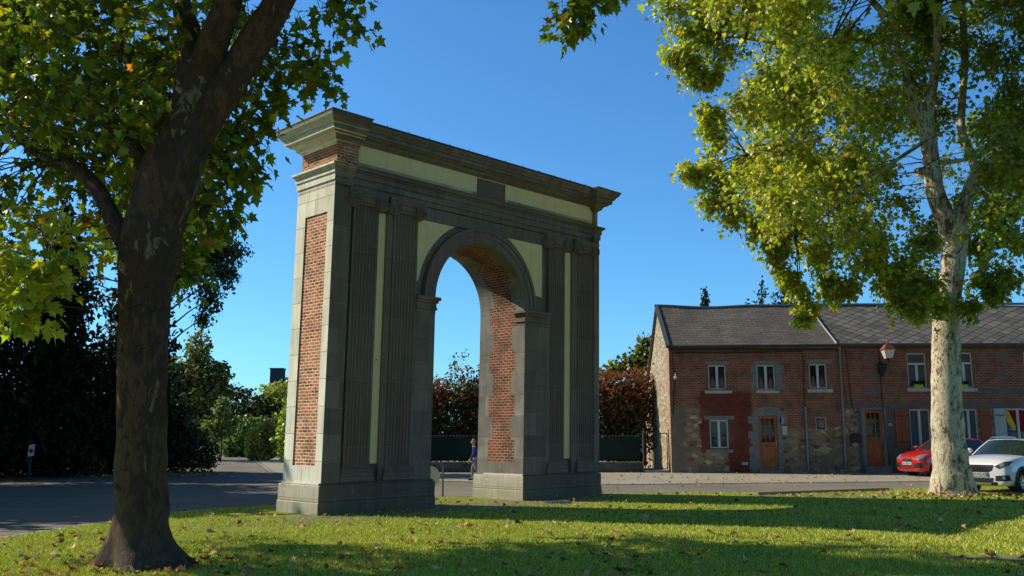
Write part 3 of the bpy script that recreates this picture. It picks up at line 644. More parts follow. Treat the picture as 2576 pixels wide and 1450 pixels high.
vis=[(1670,-600),(1665,20),(1700,60),(1685,150),(1730,190),(1790,120),(1850,150),(1860,200),(1790,190),(1775,250),(1830,290),(1780,340),(1800,370),(1770,410),(1730,430),(1790,470),(1790,510),(1840,560),(1930,600),(1960,680),(2010,720),(2030,760),(2080,720),(2130,640),(2180,690),(2230,760),(2300,790),(2360,780),(2430,760),(2500,740),(2600,660),(2660,760),(2900,700),(3300,400),(3300,-600)]
gaps=[(1960,620,45),(2110,575,35),(2390,640,0)]
cl=[];tries=0
while len(cl)<182 and tries<90000:
    tries+=1; px=rng.uniform(1660,2750); py=rng.uniform(-40,790); Yc=rng.uniform(21,30)
    rr=rng.uniform(.55,1.0); rp=rr/Yc*F*.85
    ok=inpoly(px,py,vis) and inpoly(px-rp,py,vis) and inpoly(px,py+rp,vis) and inpoly(px-rp*.7,py+rp*.7,vis)
    if not ok: continue
    if 2250<px<2480 and py<660 and Yc<26 and rng.random()<.97: continue
    if 2160<px<2260 and py<560 and Yc<24.5 and rng.random()<.5: continue
    if 2330<px<2450 and py>560 and Yc<25.6: continue
    if px>2200 and py>300 and rng.random()<.3: continue
    cl.append((at(px,py,Yc)-OR,rr))
edge=[(1690,20,24,.5),(1720,70,24,.5),(1760,20,24,.6),(1700,140,24,.38),(1740,180,24,.33),(1780,80,24,.5),(1790,190,24,.25),(1730,150,24,.35),(1820,120,24,.5),(1770,200,24,.2),(1790,270,24,.4),(1800,350,24,.45),(1790,310,24,.3),
 (1730,435,24,.22),(1770,440,24,.33),(1800,420,24,.45),(1790,500,24,.35),(1830,480,24,.5),(1850,540,24,.4),(1900,560,24,.45),(1940,600,24,.38),(1960,640,24,.3),(1975,690,24,.28),(2010,720,24,.3),(2030,770,24,.22),(2022,800,24,.14),(2080,700,24,.35),(2100,735,24,.25),(2060,640,24,.35),(2130,720,24,.22),
 (2180,650,23.5,.5),(2230,700,23.5,.4),(2200,600,23.5,.5),(2270,740,23.2,.4),(2310,770,23.2,.3),(2330,720,23.5,.4),(2280,650,23.5,.55),(2360,770,24,.25),(2150,560,24,.4),
 (2480,700,24.5,.35),(2500,735,24.3,.2),(2530,690,24.5,.35),(2440,770,24.6,.25),(2470,620,26,.5),(2560,600,25.5,.6),(2560,450,26,.7),(2500,540,26,.6),(2540,220,26,.7),(2500,120,27,.7),(2560,40,27,.7),(2320,610,24.2,.4),(2050,620,24.5,.4),(2000,560,24,.5)]
for px,py,Yc,r in edge: cl.append((at(px,py,Yc)-OR,r))
big=[]
while len(big)<170:
    v=rng.standard_normal(3); v/=np.linalg.norm(v); v*=(rng.random()**.4); p=np.array([11.5,25.5,14.5])+v*np.array([8,7,6.5])
    x,y=pix(p[0],p[1],p[2]); rp=1.4/p[1]*F
    if p[2]<6: continue
    if y+rp>0 and x-rp<2600: continue
    big.append((Vector(p)-OR,1.3))
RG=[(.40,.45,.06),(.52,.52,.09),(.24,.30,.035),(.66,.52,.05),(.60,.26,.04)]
def rc(pos,n):  # sun side painted paler, far side darker: light put into the leaf colour
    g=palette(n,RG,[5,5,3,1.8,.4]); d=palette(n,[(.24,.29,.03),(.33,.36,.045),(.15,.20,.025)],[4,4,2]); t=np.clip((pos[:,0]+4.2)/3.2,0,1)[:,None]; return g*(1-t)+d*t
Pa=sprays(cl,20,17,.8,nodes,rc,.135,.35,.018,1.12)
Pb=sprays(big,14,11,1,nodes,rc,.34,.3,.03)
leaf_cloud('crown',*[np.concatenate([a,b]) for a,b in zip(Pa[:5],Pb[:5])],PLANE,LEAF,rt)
twig_mesh('branches',Pa[5]+Pb[5],TWIG,rt)
# ------------------------------------------------------------------ generic trees and bushes
def bush(name,label,cat,loc,blobs,n,size,cols,w,group=None,trunk=None,tmpl=MINI,droop=0,up=.6,bark=DARKB,lump=.35,inner=.35,tr=LEAF2):
    o=thing(name,label,cat,loc,0,group); P=[];Ns=[]; vol=np.array([b[3]*b[4]*b[5] for b in blobs])**.67; vol/=vol.sum(); sd=rng.random(3)*50
    for b,v in zip(blobs,vol):
        k=int(n*v); d=unit(rng.standard_normal((k,3))); rad=1-inner*rng.random(k)**1.5
        lum=np.array([noise.noise(Vector(q*2.4+sd))+.6*noise.noise(Vector(q*6+sd)) for q in d]); rad=rad*(1+lump*lum)
        p=np.array(b[:3])+d*rad[:,None]*np.array(b[3:6]); kp=p[:,2]>.02; P.append(p[kp]); Ns.append(d[kp]*.7+rng.standard_normal((kp.sum(),3))*.5+np.array([0,0,up]))
    P=np.concatenate(P);Ns=np.concatenate(Ns);k=len(P); T=rng.standard_normal((k,3))+np.array([0,0,-droop])
    C=palette(k,cols,w,.25); 
    leaf_cloud('crown',P,T,Ns,size*(.6+.7*rng.random(k)),C,tmpl,tr,o)
    if trunk:
        m=MB(); h=trunk[0]; tops=[Vector(b[:3]) for b in blobs]
        add_limb(m,[(0,0,-.1),(.05,0,h*.3),(0,.05,h*.65),(0,0,h)],[trunk[1],trunk[1]*.8,trunk[1]*.6,trunk[1]*.25],10,4,.06,(.5,.5,0),2)
        for t in tops:
            z=min(max(t.z*.8,.4),h*.93); m.tube([(0,0,z),Vector((t.x*.5,t.y*.5,(z+t.z)/2+.1)),t],[trunk[1]*.22,trunk[1]*.14,trunk[1]*.06],6)
        m.build('trunk',bark,o,smooth=60)
    return o
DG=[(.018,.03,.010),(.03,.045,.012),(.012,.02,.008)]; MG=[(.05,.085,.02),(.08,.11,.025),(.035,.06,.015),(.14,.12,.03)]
def conifer(loc,h,r,label,n=9000,name='conifer_tree',cols=DG,group='dark conifers by the road',sz=.22):
    bl=[]; L_=7
    for i in range(L_):
        t=i/(L_-1); z=h*(.1+.86*t); rr=r*(1-t)**.75+.25; bl.append((rng.normal(0,.12*r*(1-t)),rng.normal(0,.1),z,rr,rr,h/L_*.85))
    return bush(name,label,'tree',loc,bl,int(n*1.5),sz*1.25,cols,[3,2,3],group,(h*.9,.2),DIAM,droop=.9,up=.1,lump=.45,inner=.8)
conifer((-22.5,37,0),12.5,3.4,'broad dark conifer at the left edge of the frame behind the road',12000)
conifer((-19.2,38.5,0),11.5,2.6,'tall dark conifer second from the left edge behind the road',10000)
conifer((-16.9,41,0),11.0,2.4,'slim dark conifer whose side shows left of the big plane trunk',10000)
conifer((-27,33,0),12.5,3.5,'dark conifer outermost on the left of the road',7000)
bush('locust_tree','feathery locust tree with drooping sprays right of the big plane trunk','tree',(-16.0,42,0),[(0,0,10.5,2.6,2.5,2.2),(1.6,.2,9.9,1.5,1.5,1.5),(2.9,-.2,10.2,.9,1.2,.5),(2.7,0,9.1,.55,.6,.75),(1.9,.3,8.0,.6,.8,.9),(1.7,0,7.0,.4,.5,.6),(-1.8,0,11.5,2.4,2,2),(-.5,0,12.6,2.6,2.2,1.4)],15000,.20,[(.05,.09,.025),(.03,.055,.02),(.09,.13,.04)],[3,3,2],None,(10.5,.22),DIAM,droop=1.2,lump=.6,inner=.8)
bush('laurel_bush','large dark bush overhanging the left side of the road beside the big trunk','bush',(-14.9,42,0),[(-1.2,0,1.5,1.9,1.4,1.5),(.2,-.3,1.0,1.4,1.2,1.1),(-1,0,2.6,1.4,1.2,1),(-2.6,0,2.6,1.6,1.3,2),(.95,-.2,.6,.7,.7,.55)],9000,.17,[(.02,.035,.015),(.03,.05,.02),(.045,.065,.025)],[3,3,1],None,None,DIAM,droop=.5)
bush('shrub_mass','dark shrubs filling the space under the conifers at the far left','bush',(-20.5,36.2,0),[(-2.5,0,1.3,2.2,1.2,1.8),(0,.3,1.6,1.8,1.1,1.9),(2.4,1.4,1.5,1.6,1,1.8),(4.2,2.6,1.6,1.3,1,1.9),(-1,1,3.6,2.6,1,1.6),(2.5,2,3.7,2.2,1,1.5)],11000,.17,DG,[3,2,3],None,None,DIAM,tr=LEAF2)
bush('leafy_sapling','small sunlit sapling at the roadside under the dark conifers','bush',(-17.2,37.9,0),[(0,0,.7,.35,.3,.6),(.3,0,.35,.4,.3,.35)],420,.13,[(.12,.16,.03),(.09,.13,.02)],[1,1],None,(.9,.02),MINI,inner=.9)
bush('maple_tree','rounded maple tree standing alone against the sky beyond the bend','tree',(-21.3,62,0),[(0,0,7.2,.9,1,1.5),(-.2,0,5.6,1.7,1.6,1.5),(.9,0,5.4,1.4,1.4,.9),(1.6,0,6.1,.6,.6,.5),(-1.6,0,4.8,1.5,1.5,1.5),(.3,0,4.0,2.2,2,1.5),(1.7,0,4.3,.9,.9,.7),(-1.3,0,2.6,1.8,1.6,1.5),(.9,0,2.4,1.5,1.4,1.3),(-2.6,0,6.3,1.1,1.1,1.0)],11000,.22,[(.30,.32,.08),(.19,.22,.05),(.08,.10,.03),(.48,.32,.09)],[3,3,3,1],None,(7,.14),MINI,lump=.45,inner=.6)
bush('yellow_bush','yellow green bush low beside the big trunk at the road edge','bush',(-21.6,54,0),[(0,0,1.9,1.3,1,1.6),(.9,0,1.1,1.1,.9,1.1)],3500,.17,[(.13,.15,.025),(.08,.11,.02)],[1,1])
bush('young_tree','slender young tree with thin trunk before the maple','tree',(-18.2,58,0),[(0,0,3.0,.6,.6,.7),(.6,0,2.5,.7,.6,.35),(-.6,0,2.3,.7,.6,.4),(.1,0,3.6,.35,.3,.4),(-.3,0,1.7,.5,.4,.35),(.45,0,1.9,.35,.3,.3)],1300,.2,[(.2,.27,.08),(.26,.32,.12),(.1,.15,.05)],[2,2,1],None,(3.2,.05),MINI,inner=1,lump=.8)
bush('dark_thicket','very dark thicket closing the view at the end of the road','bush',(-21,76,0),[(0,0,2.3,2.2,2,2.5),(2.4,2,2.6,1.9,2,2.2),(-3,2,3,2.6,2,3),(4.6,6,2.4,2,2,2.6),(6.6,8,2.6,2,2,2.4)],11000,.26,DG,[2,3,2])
bush('round_bush','glossy round green bush at the right of the bend','bush',(-20.3,71,0),[(0,0,1.5,1.6,1.4,1.55),(1.2,.3,1.5,1.3,1.1,1.5),(-1.0,-.1,.9,1.0,.9,1.1)],8500,.19,[(.17,.27,.07),(.30,.40,.16),(.09,.14,.045)],[3,2,2],lump=.2,tr=LEAF)
bush('golden_bush','yellowing shrub between the round bush and the arch','bush',(-16.6,62,0),[(0,0,1.2,1.1,1,1.3),(.7,0,1.6,.8,.8,1.3),(-.4,0,.6,.8,.7,.7)],4500,.17,[(.60,.46,.13),(.44,.41,.11),(.25,.27,.08)],[3,3,2],tr=LEAF)
bush('tall_hedge','tall green hedge running behind the left side of the arch','hedge',(-13.6,58,0),[(0,0,2,1.1,1,2.2),(1.4,.3,2.2,1.3,1,2.4),(3.4,0,2.2,1.6,1,2.3),(-.4,0,1.0,.6,.8,1.2)],7000,.2,[(.28,.37,.07),(.17,.24,.045),(.40,.45,.1)],[3,3,2],tr=LEAF)
bush('orchard_tree','bushy light green tree behind the round bush left of the arch','tree',(-20.0,80,0),[(0,0,4.6,2.4,2,1.7),(2.6,0,5.4,2,2,1.9),(-2,0,3.3,1.6,1.6,1.5),(1,0,3.0,2.8,2,1.6),(4.4,0,4.2,2.2,2,2.4)],11000,.26,[(.28,.34,.07),(.18,.22,.05),(.42,.42,.1)],[3,3,2],None,(4,.15),MINI,lump=.4,inner=.6,tr=LEAF)
# reddish shrubs behind the green screen
def smoke(x,w,h,label,red,yel,n=11000,y=46.0):
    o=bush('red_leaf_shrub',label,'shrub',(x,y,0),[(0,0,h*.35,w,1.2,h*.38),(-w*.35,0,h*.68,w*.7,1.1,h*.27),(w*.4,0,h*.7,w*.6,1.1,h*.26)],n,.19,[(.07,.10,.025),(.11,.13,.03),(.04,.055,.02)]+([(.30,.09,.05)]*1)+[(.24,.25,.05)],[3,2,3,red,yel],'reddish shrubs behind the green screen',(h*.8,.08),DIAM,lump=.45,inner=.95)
    # tint upper leaves
    cr=[c for c in o.children if c.name.startswith('crown')][0]; me=cr.data; ca=me.color_attributes['Col']; nv=len(me.vertices)
    co=np.empty(nv*3,np.float32); me.vertices.foreach_get('co',co); co=co.reshape(-1,3); cc=np.empty(nv*4,np.float32); ca.data.foreach_get('color',cc); cc=cc.reshape(-1,4)
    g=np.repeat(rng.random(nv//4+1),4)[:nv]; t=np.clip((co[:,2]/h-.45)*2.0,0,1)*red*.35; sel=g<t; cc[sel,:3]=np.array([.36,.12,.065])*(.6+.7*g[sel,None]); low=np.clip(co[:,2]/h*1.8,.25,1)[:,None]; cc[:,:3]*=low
    ca.data.foreach_set('color',cc.ravel().astype(np.float32)); return o
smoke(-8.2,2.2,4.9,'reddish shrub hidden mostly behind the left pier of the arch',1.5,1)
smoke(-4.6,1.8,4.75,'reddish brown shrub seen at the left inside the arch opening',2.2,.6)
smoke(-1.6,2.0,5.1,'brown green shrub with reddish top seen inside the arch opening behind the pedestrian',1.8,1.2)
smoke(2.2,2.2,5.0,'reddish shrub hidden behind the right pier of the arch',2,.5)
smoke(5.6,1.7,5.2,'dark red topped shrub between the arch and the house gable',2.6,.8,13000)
bush('young_maple','small tree with yellow green top beside the house gable','tree',(7.2,50.5,0),[(0,0,5.7,1.0,.9,.8),(-.9,0,5.4,.9,.7,.5),(.3,0,6.6,.6,.6,.6),(-1.7,0,5.0,.7,.7,.4),(0,0,3.5,1.6,1,1.5)],3200,.22,[(.18,.21,.04),(.12,.15,.03),(.22,.12,.04)],[3,2,1],None,(6.2,.09),MINI,lump=.5,inner=.8,tr=LEAF)
bush('garden_sapling','thin bare topped sapling rising above the shrubs in the arch opening','tree',(-2.9,46.5,0),[(0,0,5.3,.5,.3,.5),(.4,0,5.6,.3,.3,.3)],70,.15,[(.2,.2,.08)],[1],None,(5.6,.035),DIAM,inner=1)
for x,z,r,h,lb in ((13.3,62,.7,10.9,'tip of a small fir just above the left house ridge'),(17.4,63,2.6,11.9,'pointed fir behind the ridge left of the taller fir'),(19.3,64,3.4,13.4,'taller fir behind the ridge where the two roofs meet')):
    conifer((x,z,0),h,r+.6,lb,5500,'fir_tree',[(.03,.055,.03),(.05,.08,.04),(.02,.035,.02)],'firs behind the terrace roofs',.24)
# plane trees of the same row, left of the frame
def crown_blobs(): return [(0,0,9,3.2,3.2,2.8),(2,1,7.5,2.4,2.4,1.8),(-2,-1,7.5,2.4,2.6,1.8),(.5,-2,8,2.3,2.3,2),(-.5,2,8.5,2.5,2.5,2)]
for x,y,lb in ((-23,31.5,'plane tree at the edge of the dark conifers across the road'),(-19.5,26,'plane tree between two others on the left across the road'),(-30,21.5,'plane tree in the second row on the left across the road'),(-22,24.5,'plane tree nearest on the left across the road'),(-27,27.5,'plane tree further back on the left across the road'),(-29,13.5,'plane tree left of the camera across the road')):
    bush('roadside_tree',lb,'tree',(x,y,0),crown_blobs(),7000,.38,MG,[3,3,3,1],'plane trees across the road on the left',(9,.4),MINI,bark=BARKL,inner=.8,lump=.5,tr=LEAF)
for x,y,lb in ((31,13,'unseen added plane tree far right of the lawn'),(5,-11,'unseen added plane tree straight behind the camera'),(-8,-12,'unseen added plane tree behind the camera on the left'),(30,-10,'unseen added plane tree behind the camera on the right')):  # out-of-view trees added to block skylight on the arch front and lawn
    bush('skylight_block_tree',lb+' blocking skylight','tree',(x,y,0),[(0,0,9,5,5,4),(0,0,4.5,4.5,4.5,3.5)],3200,1.0,MG,[3,3,3,1],'unseen trees added around the camera to block skylight',(9,.4),MINI,bark=BARKL,inner=.8,lump=.4,tr=LEAF)
# ------------------------------------------------------------------ TERRACE HOUSES  (facade plane y=41.2, local origin x0)
FY=41.2
def m_housewall(name,x0,kind):
    m=NT(name,.92,.12); v=m.coord('UV'); s=m.N('ShaderNodeSeparateXYZ',{0:v}); x=m.math('ADD',s.outputs[0],x0); z=s.outputs[1]
    bc,bf=brick_nodes(m,v,(.30,.075,.045),(.19,.07,.05),(.36,.27,.18),bw=.22,rh=.075,ms=.013)
    # darker red painted bricks
    rc_,rf=brick_nodes(m,v,(.23,.045,.03),(.15,.035,.025),(.16,.07,.045),ms=.01)
    # rubble stone
    w=warp(m,v,.06,3); sc=m.N('ShaderNodeMapping',{'Vector':w,'Scale':(1,1.7,1)}).outputs[0]
    vo=m.N('ShaderNodeTexVoronoi',{'Vector':sc,'Scale':3.6}); ve=m.N('ShaderNodeTexVoronoi',{'Vector':sc,'Scale':3.6},feature='DISTANCE_TO_EDGE')
    rub=m.ramp(m.N('ShaderNodeSeparateColor',{0:vo.outputs['Color']}).outputs[0],[(0,(.12,.085,.05)),(.4,(.34,.25,.15)),(.7,(.19,.15,.10)),(1,(.62,.48,.30))])
    n=m.noise(v,5,5,.65); rub=m.mix(m.math('MULTIPLY',n.outputs[0],.28),rub,(.10,.08,.06)); rub=m.mix(m.sel(ve.outputs[0],.06,.02),rub,(.30,.24,.16))
    ns=m.noise(v,2.4,4,.6); nz=m.math('MULTIPLY',m.math('SUBTRACT',ns.outputs[0],.5),1.0)
    def rect(xa,xb,za,zb,e=.04):
        xx=m.math('ADD',x,m.math('MULTIPLY',nz,.55)); zz=m.math('ADD',z,m.math('MULTIPLY',nz,.4))
        a=m.math('MULTIPLY',m.sel(xx,xa-e,xa+e),m.sel(xx,xb+e,xb-e)); b=m.math('MULTIPLY',m.sel(zz,za-e,za+e),m.sel(zz,zb+e,zb-e)); return m.math('MULTIPLY',a,b)
    low=m.sel(m.math('ADD',z,m.math('MULTIPLY',nz,.3)),2.92,2.84)
    c=m.mix(low,bc,rub)
    if kind=='left':
        c=m.mix(rect(8.4,10.7,.95,3.55),c,rc_); c=m.mix(rect(9.6,10.6,0,1.1),c,rc_)
        c=m.mix(rect(12.2,14.7,2.0,3.2),c,bc); c=m.mix(m.math('MULTIPLY',rect(7,7.75,-1,2.9,.1),.8),c,(.17,.155,.135))
        pl=m.math('MULTIPLY',m.sel(m.noise(v,.9,4).outputs[0],.54,.62),.4); c=m.mix(m.math('MULTIPLY',pl,low),c,(.20,.17,.13))
    if kind=='right':
        band=m.math('MULTIPLY',m.sel(z,2.80,2.84),m.sel(z,3.12,3.08)); c=m.mix(band,c,(.15,.14,.125))
        b2=m.math('MULTIPLY',m.sel(z,3.50,3.53),m.sel(z,3.74,3.71)); b2=m.math('MULTIPLY',b2,m.math('GREATER_THAN',x,17.6)); c=m.mix(b2,c,(.15,.14,.13))
        c=m.mix(rect(15.4,18,-1,2.9,.05),c,(.13,.12,.105))
        q=m.math('MULTIPLY',m.math('GREATER_THAN',m.math('PINGPONG',m.math('SUBTRACT',z,3.2),.38),.19),m.math('LESS_THAN',m.math('PINGPONG',m.math('SUBTRACT',x,16.15),1.48),.2)); c=m.mix(m.math('MULTIPLY',q,m.sel(z,3.12,3.2)),c,(.16,.155,.14))
    big=m.noise(v,.55,5,.6); c=m.mix(m.math('MULTIPLY',m.sel(big.outputs[0],.5,.75),.55),c,m.mix(.6,c,(.06,.045,.035)))
    m.color(m.mix(1,c,(1.12,1.02,.95),'MULTIPLY')); m.bump(m.math('ADD',m.math('MULTIPLY',bf,-1),m.math('MULTIPLY',n.outputs[0],.8)),.02,.8); return m.mat
def m_gable():
    m=NT('gable_rubble',.92,.12); v=m.coord('UV'); s=m.N('ShaderNodeSeparateXYZ',{0:v})
    bc,bf=brick_nodes(m,v,(.48,.17,.085),(.38,.2,.12),(.55,.45,.32),ms=.014)
    w=warp(m,v,.05,3); sc=m.N('ShaderNodeMapping',{'Vector':w,'Scale':(1.2,4.2,1)}).outputs[0]
    vo=m.N('ShaderNodeTexVoronoi',{'Vector':sc,'Scale':2.2}); ve=m.N('ShaderNodeTexVoronoi',{'Vector':sc,'Scale':2.2},feature='DISTANCE_TO_EDGE')
    rub=m.ramp(m.N('ShaderNodeSeparateColor',{0:vo.outputs['Color']}).outputs[0],[(0,(.27,.21,.13)),(.5,(.44,.36,.23)),(1,(.58,.49,.33))]); rub=m.mix(m.sel(ve.outputs[0],.07,.02),rub,(.22,.2,.16))
    n=m.noise(v,1.1,4,.6); k=m.math('MAXIMUM',m.sel(s.outputs[0],.55,.35),m.sel(m.math('ADD',n.outputs[0],m.math('MULTIPLY',m.math('ABSOLUTE',m.math('SUBTRACT',s.outputs[0],3.6)),.09)),.74,.78))
    m.color(m.mix(k,rub,bc)); m.bump(m.noise(v,14,5).outputs[0],.03,.8); return m.mat
def m_slate(name,diamond,c0,c1):
    m=NT(name,.55,.45); v=m.coord('UV'); w=warp(m,v,.02,2)
    if diamond: vec=m.N('ShaderNodeMapping',{'Vector':w,'Rotation':(0,0,R(45)),'Scale':(.78,1.1,1)}).outputs[0]; bw,rh,off=.34,.34,0
    else: vec=w; bw,rh,off=.42,.17,.5
    b=m.N('ShaderNodeTexBrick',{'Vector':vec,'Color1':c0,'Color2':c1,'Mortar':(.018,.016,.016),'Scale':1,'Mortar Size':.016 if diamond else .010,'Mortar Smooth':.2,'Brick Width':bw,'Row Height':rh,'Bias':0},offset=off)
    n=m.noise(v,.9,5,.6); n2=m.noise(v,16,4); c=m.mix(m.math('MULTIPLY',m.sel(n.outputs[0],.4,.7),.45),b.outputs[0],tuple(x*.5 for x in c0)); vo=m.N('ShaderNodeTexVoronoi',{'Vector':v,'Scale':2.2})
    c=m.mix(m.sel(vo.outputs['Distance'],.06,.04),c,(.3,.29,.26)); c=m.mix(m.math('MULTIPLY',m.sel(n2.outputs[0],.5,.7),.3),c,(.2,.18,.15)); m.color(c)
    m.bump(m.math('ADD',m.math('MULTIPLY',b.outputs['Fac'],-1),m.math('MULTIPLY',n2.outputs[0],.3)),.03,.9); return m.mat
WL=m_housewall('house_wall_left',7.07,'left'); WR=m_housewall('house_wall_right',14.7,'right'); GAB=m_gable()
SL1=m_slate('slate_rows',False,(.16,.138,.115),(.23,.20,.165)); SL2=m_slate('slate_diamonds',True,(.15,.135,.115),(.27,.245,.205))
WHITE=simple('white_frame_paint',(.55,.54,.48),.5,.4,var=.08); SILL=simple('pale_sill_stone',(.44,.42,.36),.85,.2,bump=.01); GREYST=simple('grey_lintel_stone',(.20,.20,.185),.9,.15,bump=.01)
ZINC=simple('zinc',(.20,.21,.22),.45,.5,.5,var=.15); DOORW=simple('varnished_door_wood',(.36,.10,.022),.4,.45,scale=3,var=.3); SHUT=simple('shutter_wood',(.30,.07,.018),.5,.35,var=.25); DARK=simple('dark_void',(.008,.008,.009),.9,.1); BLACKM=simple('black_iron',(.02,.02,.02),.5,.4)
WSH=simple('white_shutter_paint',(.45,.46,.45),.6,.3,var=.08)
def m_glass():
    m=NT('window_glass',.05,.5); v=m.coord('Object'); n=m.noise(v,1.5,2); m.color(m.mix(n.outputs[0],(.008,.01,.012),(.03,.035,.04))); m.bump(n.outputs[0],.02,.2); return m.mat
GLASS=m_glass()
def m_curtain(name,c):
    m=NT(name,.9,.1); v=m.coord('Object'); w=m.N('ShaderNodeTexWave',{'Vector':v,'Scale':6,'Distortion':2,'Detail':2}); n=m.noise(v,3,3)
    m.color(m.mix(m.math('MULTIPLY',w.outputs['Fac'],.8),tuple(x*.35 for x in c),c)); return m.mat
CURT=m_curtain('net_curtain',(.16,.165,.17)); PINK=m_curtain('pink_curtain',(.36,.17,.16)); REDC=m_curtain('red_tint',(.45,.02,.03))
def wall_holes(mb,x0,x1,z0,z1,holes,y=0.0,depth=.16):
    xs=sorted({x0,x1}|{h[0] for h in holes}|{h[1] for h in holes}); zs=sorted({z0,z1}|{h[2] for h in holes}|{h[3] for h in holes})
    for i in range(len(xs)-1):
        for j in range(len(zs)-1):
            cx=(xs[i]+xs[i+1])/2; cz=(zs[j]+zs[j+1])/2
            if any(h[0]<cx<h[1] and h[2]<cz<h[3] for h in holes): continue
            mb.quad((xs[i],y,zs[j]),(xs[i+1],y,zs[j]),(xs[i+1],y,zs[j+1]),(xs[i],y,zs[j+1]))
    for a,b,c,d in holes:
        mb.quad((a,y,c),(a,y,d),(a,y+depth,d),(a,y+depth,c)); mb.quad((b,y,c),(b,y+depth,c),(b,y+depth,d),(b,y,d))
        mb.quad((a,y,d),(b,y,d),(b,y+depth,d),(a,y+depth,d)); mb.quad((a,y,c),(a,y+depth,c),(b,y+depth,c),(b,y,c))
def window(parent,x0,x1,z0,z1,y=.07,curt=None,transom=None,mull=1,fw=.06,style='full'):
    m=MB(); m.box(x0,x0+fw,y,y+.06,z0,z1); m.box(x1-fw,x1,y,y+.06,z0,z1); m.box(x0+fw,x1-fw,y,y+.06,z0,z0+fw); m.box(x0+fw,x1-fw,y,y+.06,z1-fw,z1)
    zt=transom or z1-fw
    for k in range(mull):
        cx=x0+(x1-x0)*(k+1)/(mull+1); m.box(cx-.055,cx+.055,y-.005,y+.055,z0+fw,zt)
    if transom: m.box(x0+fw,x1-fw,y-.008,y+.05,transom,transom+.09)
    f=m.build('window',WHITE,parent)
    g=MB(); g.quad((x0,y+.045,z0),(x1,y+.045,z0),(x1,y+.045,z1),(x0,y+.045,z1)); 
    gl=g.build('pane',GLASS,f,fixn=False)
    if curt:
        c=MB(); yy=y+.038
        if style=='full': 
            n=14
            for k in range(n):
                a=x0+fw+(x1-x0-2*fw)*k/n; b=x0+fw+(x1-x0-2*fw)*(k+1)/n; ya=yy; c.quad((a,ya,z0+fw),(b,ya,z0+fw),(b,ya,z1-fw),(a,ya,z1-fw))
        else:
            cxm=(x0+x1)/2
            for s_ in (-1,1):
                a=x0+fw if s_<0 else x1-fw; b=cxm+s_*.06; mid=(a+b)/2
                c.add([(a,yy,z0+fw),(mid,yy,z0+.55*(z1-z0)),(b,yy,z0+fw)],[(0,1,2)])
        c.build('curtain',curt,f,fixn=False)
    return f
def door(parent,x0,x1,z0,z1,arched=True,y=.08,handle_right=True):
    m=MB(); w=x1-x0; zm=z0+(z1-z0)*.50
    m.box(x0,x1,y,y+.05,z0,z0+.1); m.box(x0,x0+.11,y,y+.05,z0+.1,z1); m.box(x1-.11,x1,y,y+.05,z0+.1,z1); m.box(x0+.11,x1-.11,y,y+.05,zm-.09,zm+.03); m.box(x0+.11,x1-.11,y,y+.05,z1-.13,z1)
    m.box(x0+.11,x1-.11,y+.015,y+.045,z0+.1,zm-.09); m.box((x0+x1)/2-.04,(x0+x1)/2+.04,y+.002,y+.045,z0+.1,zm-.09)
    for k in (0,1): 
        a=x0+.16+k*(w/2-.1); m.box(a,a+w/2-.23,y+.004,y+.04,z0+.17,zm-.16)
    for k in (1,2):
        a=x0+.11+(w-.22)*k/3; m.box(a-.018,a+.018,y+.01,y+.04,zm+.03,z1-.13)
        b=zm+.03+(z1-.16-zm)*k/3; m.box(x0+.11,x1-.11,y+.012,y+.038,b-.018,b+.018)
    d=m.build('door',DOORW,parent,bevel=.006)
    g=MB(); g.quad((x0+.1,y+.03,zm),(x1-.1,y+.03,zm),(x1-.1,y+.03,z1-.1),(x0+.1,y+.03,z1-.1)); g.build('pane',GLASS,d,fixn=False)
    h=MB(); hx=x1-.055 if handle_right else x0+.055; h.box(hx-.02,hx+.02,y-.012,y-.001,zm-.12,zm+.12); h.tube([(hx,y-.01,zm),(hx,y-.05,zm),(hx-.1,y-.05,zm)],.01,6); h.build('handle',simple('brass',(.5,.35,.1),.3,.5,.9),d)
def roof_panel(name,mat,parent,xa0,xa1,ya,za,xb0,xb1,yb,zb,n=14,sag=0,thick=.07,v0=0):
    """front slope from eave (a) to ridge (b); slight sag along the ridge"""
    m=MB(); L_=math.hypot(yb-ya,zb-za); rows=6
    def P(i,j,o=0):
        t=i/n; s=j/rows; xa=xa0+(xa1-xa0)*t; xb=xb0+(xb1-xb0)*t; x=xa+(xb-xa)*s; y=ya+(yb-ya)*s; z=za+(zb-za)*s
        z-=sag*s*math.sin(math.pi*min(1,t*1.5))**2+.012*noise.noise(Vector((x*1.3,y*1.3,1)))*2+.03*math.sin(math.pi*s)*math.sin(t*9); return (x,y,z-o),(x,s*L_+v0)
    for i in range(n):
        for j in range(rows):
            q=[P(i,j),P(i+1,j),P(i+1,j+1),P(i,j+1)]; m.quad(*[a for a,_ in q],uv=[b for _,b in q])
            q=[P(i,j+1,thick)[0],P(i+1,j+1,thick)[0],P(i+1,j,thick)[0],P(i,j,thick)[0]]; m.quad(*q)
        m.quad(P(i,0,thick)[0],P(i+1,0,thick)[0],P(i+1,0)[0],P(i,0)[0])
    for i in (0,n):
        for j in range(rows): m.quad(P(i,j)[0],P(i,j+1)[0],P(i,j+1,thick)[0],P(i,j,thick)[0])
    return m.build(name,mat,parent,fixn=False)
H1=thing('terraced_house','two storey brick and rubble end house with plain slate roof and three upper windows','house',(7.07,FY,0)); X0=7.07
w1=[(8.82,9.63,3.67,4.76),(11.0,11.84,3.64,4.77),(13.36,14.16,3.72,4.82),(8.81,9.64,1.07,2.32),(11.0,11.82,.12,2.5),(13.54,14.03,1.85,2.43)]
